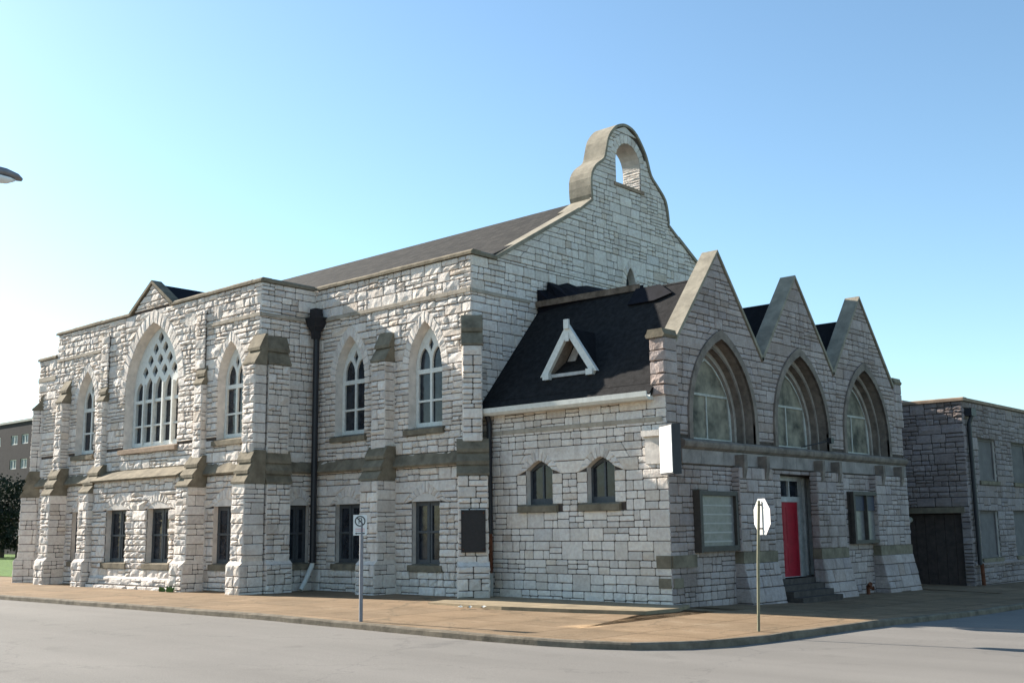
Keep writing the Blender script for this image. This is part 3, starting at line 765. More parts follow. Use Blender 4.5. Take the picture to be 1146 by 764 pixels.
# gable copings: steep slabs, thick towards the roof
for i, c_ in enumerate(GC):
    l0 = 25.6 if i == 0 else (GC[i]+GC[i-1])/2; r0 = 40.1 if i == 2 else (GC[min(i+1, 2)]+GC[i])/2
    outline_coping([(l0, 7.08), (c_-.0, 10.12), (r0, 7.08)], .1, -.5, .06, 'gable_coping', COPE, PF)
for y0, u0 in ((25.1, 0), (40.22, 1)):                   # end pinnacles
    m = MB(); y1 = y0+.55
    m.box(PF, y0+.02, y1-.02, 5.6, 7.22, -.43, .03, 1)
    region(m, F((-17.05, 0, 0), (0, 1, 0), (1, 0, 0)), [(y0-.03, 5.6), (y1, 5.6), (y1, 7.22), (y0-.03, 7.22)], [], .03, 4, .36, plain_c=1)
    region(m, F((0, y0-.03, 0), (1, 0, 0), (0, -1, 0)), [(-17.55, 5.6), (-17.05, 5.6), (-17.05, 7.22), (-17.55, 7.22)], [], .06, 4, .36, plain_c=1)
    region(m, F((0, y1, 0), (1, 0, 0), (0, 1, 0)), [(-17.55, 5.6), (-17.05, 5.6), (-17.05, 7.22), (-17.55, 7.22)], [], .03, 4, .36, plain_c=1)
    po = m.build('pinnacle', [PORCH, MORTAR], CH)
    q = MB(); q.prism(PF, [(-.52, 7.22), (.06, 7.22), (.1, 7.3), (.05, 7.37), (.03, 7.46), (-.46, 7.46), (-.49, 7.37), (-.55, 7.3)], y0-.1, y1+.02)
    q.build('pinnacle_cap', BROWN, po)
# porch end wall and roofs
m = MB(); region(m, F((0, 40.7, 0), (1, 0, 0), (0, 1, 0)), [(-24.1, -.5), (-17.1, -.5), (-17.1, 6.9), (-24.1, 6.9)], [], .03, 3, .4)
m.plate(F((0, 40.7, 0), (1, 0, 0), (0, 1, 0)), [(-24.1, -.5), (-17.1, -.5), (-17.1, 6.9), (-24.1, 6.9)], [], -.02, 0, 1); m.build('rear_wall', PM, CH)
def slab(mb, pts, t=.1, mat=0):
    p = [Vector(q) for q in pts]; nrm = (p[1]-p[0]).cross(p[2]-p[0]).normalized()
    if nrm.z < 0: nrm = -nrm
    k = len(p); vs = p+[q-nrm*t for q in p]
    mb.add(vs, [tuple(range(k)), tuple(range(k, 2*k))]+[(i, (i+1) % k, (i+1) % k+k, i+k) for i in range(k)], mat)
x0, x1 = -24.07, -17.58
m = MB(); slab(m, [(x0, 24.86, 5.68), (x1+.12, 24.86, 5.68), (x1+.12, 25.12, 5.98), (x0, 25.12, 5.98)])
slab(m, [(x0, 25.12, 5.99), (x1, 25.12, 5.99), (x1, 28.05, 9.46), (x0, 28.05, 9.46)]); slab(m, [(x0, 28.05, 9.46), (x1, 28.05, 9.46), (x1, 30.45, 6.6), (x0, 30.45, 6.6)])
m.build('roof', ROOFP, CH)
m = MB()
for a_, c_, b_ in ((30.45, 32.85, 35.25), (35.25, 37.65, 40.6)):
    slab(m, [(x0, a_, 6.6), (x1, a_, 6.6), (x1, c_, 9.4), (x0, c_, 9.4)]); slab(m, [(x0, c_, 9.4), (x1, c_, 9.4), (x1, b_, 6.55), (x0, b_, 6.55)])
m.build('roof', ROOFD, CH)
# tarred cricket against the gable wall, ragged at its top, with a bare board along its edge
m = MB()
rag = [(27.85, 10.05), (28.35, 10.12), (28.4, 10.42), (29.0, 10.4), (29.5, 10.55), (30.0, 10.5), (30.6, 10.62), (30.8, 10.35), (31.4, 10.3), (32.2, 10.18), (32.9, 10.1)]
base_ = [Vector((-24.05, u, v)) for u, v in rag]; edge_ = [Vector((-24.0+4.1*i/(len(rag)-1), 27.86+.35*i/(len(rag)-1), 9.62)) for i in range(len(rag))]
k = len(rag); m.add(base_+edge_, [(i, i+1, k+i+1, k+i) for i in range(k-1)])
sheet(m, [(-24.05, 27.85, 10.05), (-24.05, 27.85, 9.2), (-24.0, 27.86, 9.62)]); sheet(m, [(-24.05, 27.86, 9.2), (-19.9, 28.1, 9.4), (-19.9, 28.21, 9.62), (-24.0, 27.86, 9.62)])
sheet(m, [(-19.9, 28.21, 9.62), (-24.05, 32.9, 10.1), (-24.05, 32.9, 8.5), (-19.9, 28.21, 8.9)])
slab(m, [(-20.0, 27.93, 9.46), (-19.1, 27.98, 9.48), (-18.45, 27.62, 9.06), (-19.0, 27.45, 8.88), (-20.0, 27.45, 8.88)], .04)
m.build('roof_cricket', TAR, CH)
m = MB(); fb_ = F((-24.05, 27.80, 0), (1, .055, 0), (.055, -1, 0)); m.box(fb_, 0, 4.15, 9.42, 9.62, 0, .05); m.build('ridge_board', plain('bare weathered board', (.16, .12, .09), .85, .6, 3, .4), CH)
m = MB(); m.box(PS, -17.85, -17.25, 4.5, 4.66, 0, .16); m.box(PS, -17.8, -17.3, 3.75, 4.5, 0, .05); m.build('corner_niche', DRESS, CH)
m = MB(); m.tube([PF.P(33.1, 4.56, -.2), PF.P(33.5, 4.66, .15), PF.P(34.0, 4.78, .35)], .02, 6); m.box(PF, 33.92, 34.12, 4.68, 4.86, .3, .46); m.build('flood_lamp', IRON, CH)
# gutter and downpipes
m = MB(); m.prism(PS, [(.2, 5.52), (.32, 5.5), (.40, 5.58), (.42, 5.72), (.38, 5.72), (.36, 5.6), (.24, 5.58), (.2, 5.68)], -24.05, -17.45); m.box(PS, -24.05, -17.5, 5.5, 5.62, .0, .22); m.build('gutter', WHITE, CH)
def pipe(pts, r, segs, name, mat, hop=None):
    m = MB(); m.tube(pts, r, 10)
    o = m.build(name, mat, CH)
    return o
p1 = pipe([(-31.72, 24.45, 9.3), (-31.72, 24.45, 5), (-31.72, 24.45, .95)], .11, 8, 'downpipe', IRON)
m = MB()
for (a_, b_, wa, wb) in ((9.15, 9.32, .13, .2), (9.32, 9.62, .22, .31), (9.62, 9.68, .34, .34), (9.68, 10.0, .17, .16), (8.9, 9.15, .12, .13)):
    c0 = Vector((-31.72, 24.42, 0)); vs = []
    for z_, w_ in ((a_, wa), (b_, wb)):
        vs += [c0+Vector((sx*w_, sy*min(w_, .25), z_)) for sx, sy in ((-1, -1), (1, -1), (1, 1), (-1, 1))]
    m.add(vs, [(0, 1, 2, 3), (4, 5, 6, 7), (0, 1, 5, 4), (1, 2, 6, 5), (2, 3, 7, 6), (3, 0, 4, 7)])
m.build('hopper', IRON, p1)
m = MB(); m.tube([(-31.72, 24.45, 1.0), (-31.72, 24.42, .85), (-31.66, 24.05, .25), (-31.64, 23.9, .05)], .085, 10); m.build('pipe_shoe', WHITE, p1)
p2 = pipe([(-23.62, 24.86, 5.55), (-23.62, 24.96, 5.3), (-23.62, 24.96, 1.9)], .085, 8, 'downpipe', IRON)
m = MB(); m.tube([(-23.62, 24.96, 1.95), (-23.62, 24.96, .7)], .075, 10); m.build('rusty_pipe_section', RUST, p2)
m = MB(); m.tube([(-23.6, 24.96, .72), (-23.6, 24.96, -.02)], .065, 10); m.build('pipe_shoe', CONC, p2)

# dormer on the porch roof
dm = MB(); yf = 25.62; apx = Vector((-20.84, yf, 8.02)); dl = Vector((-21.84, yf, 6.6)); dr = Vector((-19.84, yf, 6.6))
ax2 = Vector((-20.84, 26.85, 8.02)); dl2 = Vector((-21.84, 25.74, 6.66)); dr2 = Vector((-19.84, 25.74, 6.66))
sheet(dm, [dl, apx, ax2, dl2]); sheet(dm, [dr, apx, ax2, dr2])
do = dm.build('dormer', ROOFD, CH)
DF = F((0, yf, 0), (1, 0, 0), (0, -1, 0))
m = MB(); tri_o = [(-21.94, 6.6), (-21.68, 6.6), (-20.84, 7.8), (-20.0, 6.6), (-19.74, 6.6), (-20.84, 8.16)]
m.plate(DF, tri_o, [], .14, .12); m.box(DF, -20.93, -20.75, 7.98, 8.27, .12, .2); m.box(DF, -20.91, -20.77, 7.6, 7.85, .13, .17)
for c_ in (-21.68, -20.0): m.box(DF, c_-.12, c_+.12, 6.5, 6.68, .0, .2)
m.build('bargeboard', WHITE, do)
m = MB(); m.plate(DF, [(-21.6, 6.62), (-20.08, 6.62), (-20.84, 7.82)], [[(-21.15, 6.78), (-20.5, 6.78), (-20.83, 7.4)]], -.42, .06); m.box(DF, -21.62, -20.06, 6.56, 6.66, -.4, .08)
m.build('dormer_frame', GREYW, do)
m = MB(); sheet(m, [(-21.66, yf-.02, 6.6), (-20.86, yf-.02, 7.86), (-20.86, yf+.42, 7.86), (-21.66, yf+.42, 6.6)]); sheet(m, [(-20.02, yf-.02, 6.6), (-20.82, yf-.02, 7.86), (-20.82, yf+.42, 7.86), (-20.02, yf+.42, 6.6)])
m.build('dormer_lining', plain('bare soffit boards', (.22, .18, .15), .8), do)
m = MB(); m.plate(DF, [(-21.2, 6.72), (-20.45, 6.72), (-20.83, 7.45)], [], -.46, .01); m.build('pane', GLASS, do)

# door, frame, transom, steps
m = MB(); D = PF
m.plate(D, [(31.25, .42), (33.95, .42), (33.95, 3.6), (31.25, 3.6)], [[(31.45, .44), (33.08, .44), (33.08, 2.78), (31.45, 2.78)], [(31.5, 2.95), (32.5, 2.95), (32.5, 3.45), (31.5, 3.45)], [(32.56, 2.95), (33.24, 2.95), (33.24, 3.45), (32.56, 3.45)]], -.42, .12)
m.box(D, 33.4, 33.5, .45, 3.55, -.42, -.34); m.box(D, 33.72, 33.8, .45, 3.55, -.42, -.3)
m.build('door_frame', GREYW, CH)
m = MB(); m.box(D, 31.45, 33.08, .44, 2.78, -.52, -.46)
for a_, b_ in ((.62, 1.35), (1.5, 2.62)):
    for c_ in (31.53, 32.33): m.plate(D, [(c_, a_), (c_+.66, a_), (c_+.66, b_), (c_, b_)], [[(c_+.07, a_+.07), (c_+.59, a_+.07), (c_+.59, b_-.07), (c_+.07, b_-.07)]], -.45, .02)
do_ = m.build('door', RED, CH)
m = MB(); m.tube([D.P(31.49, 1.35, -.47), D.P(31.49, 1.35, -.42), D.P(31.49, 1.5, -.42), D.P(31.49, 1.5, -.47)], .015, 6); m.build('handle', IRON, do_)
m = MB(); m.box(D, 31.46, 33.26, 2.93, 3.47, -.53, -.5); m.build('transom_pane', GLASS, CH)
for j in range(4):
    m = MB(); m.box(PF, 30.5, 33.1, -.5, .42-.165*j-.003*j, -.6 if j == 0 else .05+.3*(j-1), .05+.3*j); m.build('step', plain('worn step stone', (.075, .062, .055), .9, .3, 4, .4), CH)
m = MB(); m.box(PF, 31.0, 33.97, -.4, .40, -.9, -.02); m.build('threshold', MOULD, CH)

# ------------------------------------------------------------------ things fixed to the church
nb = thing('notice_board', 'brown framed notice board with dusty paper rows, left of the red door', 'notice board', (-17.1, 27.3, 1.4), 'notice boards on the porch front')
m = MB(); o_ = [(26.3, 1.35), (28.3, 1.35), (28.3, 3.02), (26.3, 3.02)]; i_ = [(26.42, 1.5), (28.18, 1.5), (28.18, 2.9), (26.42, 2.9)]
m.plate(PF, o_, [i_], .22, .2); m.plate(PF, [(26.25, 1.33), (26.33, 1.33), (26.33, 3.04), (26.25, 3.04)], [], .24, .24); m.build('case', CASE, nb)
m = MB(); m.plate(PF, i_, [], .12, .02); pb = m.build('panel', PANELW, nb)
m = MB()
for j in range(5): m.box(PF, 26.55, 28.05, 1.6+j*.25, 1.64+j*.25, .12, .135)
m.build('rail', CONC, nb)
nb = thing('notice_board', 'brown framed two pane notice board with dark blue header right of the red door', 'notice board', (-17.1, 36.75, 1.4), 'notice boards on the porch front')
m = MB(); o_ = [(35.72, 1.4), (37.75, 1.4), (37.75, 3.15), (35.72, 3.15)]; i_ = [[(35.85, 1.52), (36.72, 1.52), (36.72, 3.03), (35.85, 3.03)], [(36.78, 1.52), (37.65, 1.52), (37.65, 3.03), (36.78, 3.03)]]
m.plate(PF, o_, i_, .26, .24); m.build('case', CASE, nb)
m = MB(); m.plate(PF, o_, [], .12, .02); m.build('panel', PANELW, nb)
m = MB(); m.box(PF, 35.86, 36.71, 2.5, 3.02, .12, .16); m.box(PF, 36.79, 37.64, 2.5, 3.02, .12, .16); m.build('header', BLUE, nb)

pl = thing('plaque', 'dark bronze plaque on the diagonal corner buttress beside the downpipe', 'plaque', DG.P(0, 1.3, .75))
m = MB(); m.plate(DG, [(-.37, 1.36), (.37, 1.36), (.37, 2.62), (-.37, 2.62)], [], .83, .07)
m.plate(DG, [(-.37, 1.36), (.37, 1.36), (.37, 2.62), (-.37, 2.62)], [[(-.33, 1.4), (.33, 1.4), (.33, 2.58), (-.33, 2.58)]], .845, .02); m.build('plate', BRONZE, pl)
m = MB()
for sx in (-.31, .31):
    for z_ in (1.45, 2.53): m = MB(); m.tube([DG.P(sx, z_, .82), DG.P(sx, z_, .86)], .02, 8); m.build('bolt', RUST, pl)

bx = thing('sign_box', 'white faced box sign with black edge hung high on the porch corner', 'sign', (-17.1, 25.1, 3.4))
ang = R(-32); d_ = Vector((math.cos(ang), math.sin(ang), 0)); nn_ = Vector((math.sin(ang), -math.cos(ang), 0))
BF = F(Vector((-17.2, 25.0, 0))+d_*.12, d_, nn_)
m = MB(); m.box(BF, 0, .82, 3.42, 4.74, -.13, .11); m.build('case', IRON, bx)
m = MB(); m.plate(BF, [(.02, 3.46), (.81, 3.46), (.81, 4.70), (.02, 4.70)], [], .13, .02); m.build('face', ALU, bx)
for z_ in (4.4, 3.7): m = MB(); m.tube([BF.P(-.2, z_, 0), BF.P(.05, z_, 0)], .03, 8); m.build('bracket', IRON, bx)

# ------------------------------------------------------------------ the annex on the side street
AX = thing('annex_building', 'low dark stone annex with boarded windows and flat roof right of the porch', 'building', (-17.5, 50, -.3))
A1 = F((0, 44.0, 0), (1, 0, 0), (0, -1, 0)); A2 = F((-16.0, 0, 0), (0, 1, 0), (1, 0, 0))
AM = [ANNEX, MORTAR, DRESS, BROWN]
w = MB(); gate = [(-18.7, -.6), (-16.35, -.6), (-16.35, 2.42), (-18.7, 2.42)]
ao = [(-22, -.6), (-16.0, -.6), (-16.0, 6.8), (-22, 6.8)]
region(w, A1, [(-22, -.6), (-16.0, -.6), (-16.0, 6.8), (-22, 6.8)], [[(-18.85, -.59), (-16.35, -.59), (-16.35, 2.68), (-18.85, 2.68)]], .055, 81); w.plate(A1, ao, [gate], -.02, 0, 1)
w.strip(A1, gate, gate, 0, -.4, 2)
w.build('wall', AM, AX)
w = MB(); ws, wh = [], []
yy = 45.35
while yy < 74:
    ws.append((yy, yy+2.0, 3.72, 5.4)); ws.append((yy-.4, yy+1.7, .68, 2.5)); yy += 3.95
holes = [[(a_, c_), (b_, c_), (b_, d2), (a_, d2)] for a_, b_, c_, d2 in ws]
ao2 = [(44, -.7), (76, -.7), (76, 6.8), (44, 6.8)]
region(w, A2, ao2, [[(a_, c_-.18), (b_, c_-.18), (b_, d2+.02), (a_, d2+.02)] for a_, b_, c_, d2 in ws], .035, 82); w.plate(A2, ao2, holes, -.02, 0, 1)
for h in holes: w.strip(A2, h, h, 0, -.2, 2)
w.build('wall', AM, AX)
for (a_, b_, c_, d2) in ws:
    m = MB(); m.plate(A2, [(a_, c_), (b_, c_), (b_, d2), (a_, d2)], [[(a_+.08, c_+.08), (b_-.08, c_+.08), (b_-.08, d2-.08), (a_+.08, d2-.08)]], -.1, .06); wo = m.build('window', BOARD, AX)
    m = MB(); m.plate(A2, [(a_+.05, c_+.05), (b_-.05, c_+.05), (b_-.05, d2-.05), (a_+.05, d2-.05)], [], -.14, .02); m.build('window_board', BOARD, wo)
    m = MB(); m.prism(A2, [(-.1, c_+.01), (.08, c_-.02), (.08, c_-.17), (-.02, c_-.17)], a_-.1, b_+.1); m.build('sill', BROWN, wo)
m = MB()
for j in range(6): m.box(A1, -18.68+j*.39, -18.68+j*.39+.375, -.6, 2.4, -.3, -.25)
m.build('gate', WOODD, AX)
m = MB(); m.box(A1, -18.9, -16.2, 2.44, 2.66, -.03, .07); m.build('lintel', BROWN, AX)
m = MB(); m.tube([A1.P(-18.5, 2.2, -.25), A1.P(-18.5, 2.2, -.1)], .11, 12); m.build('wall_lamp', WHITE, AX)
m = MB(); m.prism(A1, [(-.3, 6.8), (.1, 6.8), (.1, 6.9), (.05, 6.94), (-.3, 6.94)], -22, -15.9); m.prism(A2, [(-.3, 6.8), (.1, 6.8), (.1, 6.9), (.05, 6.94), (-.3, 6.94)], 44.3, 76); m.build('parapet_coping', SILL, AX)
m = MB(); m.prism(A2, [(-.01, .42), (.08, .42), (.08, .5), (-.01, .58)], 44.0, 76); m.build('string_course', ANNEX, AX)
m = MB(); sheet(m, [(-22, 44.05, 6.75), (-16.05, 44.05, 6.75), (-16.05, 76, 6.75), (-22, 76, 6.75)]); sheet(m, [(-30, 46, 7.25), (-19.2, 46, 7.25), (-19.2, 58, 7.25), (-30, 58, 7.25)]); m.build('roof', ROOFD, AX)
m = MB(); sheet(m, [(-22, 44, -.6), (-22, 76, -.6), (-22, 76, 6.8), (-22, 44, 6.8)]); sheet(m, [(-22, 76, -.6), (-16, 76, -.6), (-16, 76, 6.8), (-22, 76, 6.8)])
sheet(m, [(-30, 46, 0), (-19.2, 46, 0), (-19.2, 46, 7.25), (-30, 46, 7.25)]); sheet(m, [(-19.2, 46, 6), (-19.2, 58, 6), (-19.2, 58, 7.25), (-19.2, 46, 7.25)]); m.build('rear_wall', ANNEX, AX)
m = MB(); m.tube([(-15.75, 44.35, 6.3), (-15.86, 44.25, 5.9), (-15.86, 44.25, 2.5), (-15.86, 44.25, .45)], .085, 10); ap = m.build('downpipe', IRON, AX)
m = MB(); m.box(A2, 44.12, 44.62, 6.2, 6.5, .02, .32); m.build('hopper', IRON, ap)
m = MB(); m.tube([(-15.82, 44.3, .5), (-15.82, 44.35, -.32)], .075, 10); m.build('rusty_pipe_section', RUST, ap)

# ------------------------------------------------------------------ ground
def cl(v, a, b): return max(a, min(b, v))
def gz(x, y): return -.0125*cl(x+24, 0, 12)-.024*cl(y-25, 0, 6)-.008*cl(y-31, 0, 40)
def grid(name, xs, ys, fz, mat):
    m = MB(); vs = [Vector((x, y, fz(x, y))) for y in ys for x in xs]; k = len(xs)
    m.add(vs, [(j*k+i, j*k+i+1, (j+1)*k+i+1, (j+1)*k+i) for j in range(len(ys)-1) for i in range(k-1)])
    return structure(m.build(name, mat, None, True))
def frange(a, b, s):
    o = []; x = a
    while x < b: o.append(x); x += s
    return o+[b]
grid('road', [-600, -300]+frange(-150, 40, 2)+[150, 400], [-300, -100]+frange(-40, 90, 2)+[200, 500], lambda x, y: gz(x, y)-.14, ROAD)
m = MB(); sheet(m, [(-3000, -3000, -.62), (3000, -3000, -.62), (3000, 3000, -.62), (-3000, 3000, -.62)]); structure(m.build('ground', GRASS))
curb = [(-600, 16.6), (-150, 16.8), (-60, 16.85), (-45, 16.9), (-33, 16.95), (-28, 16.92), (-22.8, 16.88), (-18.6, 16.9), (-16.3, 16.95), (-14.9, 17.08), (-13.9, 17.3), (-13.05, 17.68), (-12.4, 18.35), (-11.95, 19.3), (-11.72, 20.6), (-11.6, 22.2), (-11.45, 24.5), (-11.4, 29.3), (-11.35, 35), (-11.3, 60), (-11.3, 200)]
dense = []
for i in range(len(curb)-1):
    a, b = Vector(curb[i]), Vector(curb[i+1]); k = max(1, min(60, int((b-a).length/.5)))
    dense += [a.lerp(b, j/k) for j in range(k)]
dense.append(Vector(curb[-1]))
def inner(p):
    if p.y < 17.05 or p.x < -16.3: return Vector((p.x, 26.2))
    if p.y < 24.5: t = min(1, (p.y-16.95)/7.5); return Vector((-17.6-.6*t, 26.2))
    return Vector((-18.4, p.y+1.7 if p.y < 40 else p.y))
m = MB(); rows = 14; vs = []
for p in dense:
    q = inner(p); d = (q-p)
    p2 = p+d.normalized()*.14
    for j in range(rows+1):
        r_ = p2.lerp(q, j/rows); vs.append(Vector((r_.x, r_.y, gz(r_.x, r_.y))))
m.add(vs, [(i*(rows+1)+j, (i+1)*(rows+1)+j, (i+1)*(rows+1)+j+1, i*(rows+1)+j+1) for i in range(len(dense)-1) for j in range(rows)])
structure(m.build('pavement', WALK, None, True))
m = MB(); vs = []; prof = 5; rng = random.Random(6)
for i, p in enumerate(dense):
    q = inner(p); d = (q-p).normalized(); z = gz(p.x, p.y); jz = rng.uniform(-.012, .008); jd = rng.uniform(-.012, .012)
    for off, dz in ((-.01+jd, -.2), (0+jd, -.03+jz), (.03, .004+jz), (.15, .006+jz*.4), (.17, -.08)):
        c_ = p+d*off; vs.append(Vector((c_.x, c_.y, z+dz)))
m.add(vs, [(i*prof+j, (i+1)*prof+j, (i+1)*prof+j+1, i*prof+j+1) for i in range(len(dense)-1) for j in range(prof-1)])
structure(m.build('kerb', KERB))
m = MB(); slabp = [(-23.2, 21.95), (-20.2, 21.75), (-18.3, 22.25), (-16.45, 22.95), (-16.35, 24.3), (-16.6, 24.9), (-16.9, 25.6), (-24.5, 25.6)]
m.add([Vector((x, y, gz(x, y)+(.09 if x > -22 else .05))) for x, y in slabp]+[Vector((x, y, gz(x, y)-.05)) for x, y in slabp], [tuple(range(8))]+[(i, (i+1) % 8, (i+1) % 8+8, i+8) for i in range(8)])
structure(m.build('raised_path', plain('pale path concrete', (.26, .205, .135), .9, .3, 1.5, .5)))
grid('lawn', frange(-160, -49.5, 5), frange(24.5, 120, 5), lambda x, y: gz(x, y)+.02, GRASS)
m = MB(); sheet(m, [(-600, -200, .0), (100, -200, .0), (100, 3.2, .0), (-600, 3.2, .0)]); sheet(m, [(-600, 3.2, .0), (100, 3.2, .0), (100, 3.2, -.3), (-600, 3.2, -.3)]); structure(m.build('near_pavement', KERB))

# ------------------------------------------------------------------ street furniture
# stop sign, seen from behind
ss = thing('stop_sign', 'white octagonal sign back on a slim post at the kerb corner', 'road sign', (-12.29, 21.18, gz(-12.29, 21.18)))
zb = gz(-12.29, 21.18)
m = MB(); m.tube([(-12.29, 21.18, zb-.1), (-12.22, 21.18, zb+1.4), (-12.13, 21.18, zb+2.72)], .032, 8); m.build('post', plain('olive painted post', (.16, .15, .09), .6), ss)
a_ = R(-124); nb_ = Vector((math.cos(a_), math.sin(a_), 0)); SF = F(Vector((-12.12, 21.18, 0))-nb_*.05, (nb_.y, -nb_.x, 0), -nb_)
cz = zb+2.38; oc = [(.41*math.cos(R(22.5+45*k)), cz+.41*math.sin(R(22.5+45*k))) for k in range(8)]
m = MB(); m.plate(SF, oc, [], .0, .006); m.build('sign_back', ALU, ss)
for z_ in (-.25, .25): m = MB(); m.tube([SF.P(0, cz+z_, -.09), SF.P(0, cz+z_, -.01)], .018, 6); m.build('bolt', IRON, ss)
m = MB(); m.plate(SF, oc, [], .004, .003); m.build('sign_face', SIGNR, ss)
def text(body, size, fr, u, v, n, mat, parent, flip=1):
    c = bpy.data.curves.new('t', 'FONT'); c.body = body; c.size = size; c.align_x = 'CENTER'; c.align_y = 'CENTER'; c.extrude = .001
    t = bpy.data.objects.new('t', c); COL.objects.link(t); bpy.context.view_layer.update()
    me = bpy.data.meshes.new_from_object(t.evaluated_get(bpy.context.evaluated_depsgraph_get()))
    bpy.data.objects.remove(t)
    mb = MB(); mb.add([fr.P(u+flip*p.co.x, v+p.co.y, n+p.co.z) for p in me.vertices], [tuple(f.vertices) for f in me.polygons])
    return mb.build('lettering', mat, parent)
# viewed from its front (+n side) u must run to the viewer's right
rt = Vector((0, 0, 1)).cross(SF.N); fl = 1 if rt.dot(SF.U) > 0 else -1
text('STOP', .3, SF, 0, cz, .006, SIGNW, ss, fl)

npz = gz(-20.46, 17.2)
ns = thing('no_parking_sign', 'small white no parking sign on a grey pole by the kerb', 'road sign', (-20.46, 17.2, npz))
m = MB(); m.tube([(-20.46, 17.2, npz-.1), (-20.46, 17.2, npz+2.2), (-20.47, 17.2, npz+2.42)], .045, 8); m.build('post', GALV, ns)
a_ = R(-38); nn2 = Vector((math.cos(a_), math.sin(a_), 0)); NF = F(Vector((-20.5, 17.18, 0))+nn2*.055, (-nn2.y, nn2.x, 0), nn2)
zt = npz+2.46
m = MB(); m.plate(NF, [(-.16, zt-.48), (.16, zt-.48), (.16, zt), (-.16, zt)], [], .0, .006); m.build('sign_plate', SIGNW, ns)
ring_o = [(.125*math.cos(t), zt-.15+.125*math.sin(t)) for t in [2*math.pi*k/24 for k in range(24)]]; ring_i = [(.1*math.cos(t), zt-.15+.1*math.sin(t)) for t in [2*math.pi*k/24 for k in range(24)]]
m = MB(); m.plate(NF, ring_o, [ring_i], .004, .003)
m.plate(NF, [(-.085, zt-.075), (-.07, zt-.06), (.085, zt-.225), (.07, zt-.24)], [], .005, .003)
m.build('ring_symbol', SIGNB, ns); m = MB()
m.plate(NF, [(-.12, zt-.435), (-.08, zt-.46), (-.08, zt-.445), (.08, zt-.445), (.08, zt-.46), (.12, zt-.435), (.08, zt-.41), (.08, zt-.425), (-.08, zt-.425), (-.08, zt-.41)], [], .004, .003)
m.build('arrow', SIGNB, ns)
text('P', .19, NF, 0, zt-.15, .003, SIGNB, ns)
m = MB()
for j in range(2): m.plate(NF, [(-.11, zt-.335-.045*j), (.11, zt-.335-.045*j), (.11, zt-.325-.045*j), (-.11, zt-.325-.045*j)], [], .004, .003)
m.build('small_print', SIGNR, ns)

# street lamp arm reaching in from the left
sl = thing('street_lamp', 'grey cobra head street lamp reaching in over the road at the left edge', 'street lamp', (-15.25, 2.9, 0))
m = MB(); m.tube([(-15.25, 2.9, 0), (-15.25, 2.9, 3), (-15.25, 2.9, 6.4)], [.11, .09, .07], 12); m.build('pole', GALV, sl)
m = MB(); m.tube([(-15.25, 2.9, 6.2), (-15.25, 3.4, 6.75), (-15.25, 4.4, 6.96), (-15.25, 5.55, 7.0)], .035, 8); m.build('arm', GALV, sl)
def loft(mb, secs, seg=16):
    vs = []
    for (y, z, rx, rzt, rzb) in secs:
        for k in range(seg):
            t = 2*math.pi*k/seg; s_ = math.sin(t)
            vs.append(Vector((-15.25+rx*math.cos(t), y, z+(rzt if s_ > 0 else rzb)*s_)))
    n_ = len(secs)
    mb.add(vs, [(i*seg+k, i*seg+(k+1) % seg, (i+1)*seg+(k+1) % seg, (i+1)*seg+k) for i in range(n_-1) for k in range(seg)]+[tuple(range(seg)), tuple(range((n_-1)*seg, n_*seg))])
m = MB(); loft(m, [(5.45, 7.0, .05, .05, .05), (5.6, 7.01, .10, .08, .06), (5.9, 7.03, .15, .10, .05), (6.25, 7.03, .15, .09, .04), (6.42, 7.02, .11, .06, .03), (6.5, 7.01, .04, .03, .02)]); m.build('lamp_head', GALV, sl, True)
m = MB(); loft(m, [(5.88, 6.98, .04, .01, .03), (5.98, 6.98, .11, .01, .07), (6.15, 6.98, .12, .01, .09), (6.3, 6.98, .1, .01, .07), (6.4, 6.98, .04, .01, .02)]); m.build('lamp_lens', LAMPG, sl, True)

# standpipe at the foot of the porch and litter on the pavement
sp = thing('standpipe', 'small rusty red standpipe at the foot of the porch right of the door', 'standpipe', (-16.75, 36.2, -.27))
m = MB(); m.tube([(-16.75, 36.2, -.3), (-16.75, 36.2, .02)], [.07, .06], 8); m.tube([(-16.75, 36.2, -.02), (-16.62, 36.1, .06)], .06, 8); m.tube([(-16.75, 36.2, -.02), (-16.66, 36.36, -.08)], .06, 8); m.build('pipe_body', RUST, sp)
m = MB(); m.tube([(-16.62, 36.1, .06), (-16.6, 36.085, .07)], .075, 8); m.tube([(-16.66, 36.36, -.08), (-16.65, 36.38, -.085)], .075, 8); m.build('cap', RUST, sp)
rng = random.Random(12)
spots = [(-21.3, 21.35), (-21.05, 21.45), (-20.8, 21.7)]
labs = ['pale scrap of paper leftmost of the litter by the raised path', 'pale scrap of paper between two others on the pavement edge', 'pale scrap of paper rightmost of the litter by the raised path']
for (x, y), lb in zip(spots, labs):
    m = MB(); z = gz(x, y)+.01; pts = []
    for k in range(7):
        t = 2*math.pi*k/7; r_ = rng.uniform(.06, .11); pts.append(Vector((x+r_*math.cos(t), y+r_*math.sin(t), z+rng.uniform(0, .07))))
    pts.append(Vector((x, y, z+.08))); m.add(pts, [(k, (k+1) % 7, 7) for k in range(7)])
    tag(m.build('paper_scrap', PAPER), lb, 'paper scrap', 'paper scraps by the raised path')

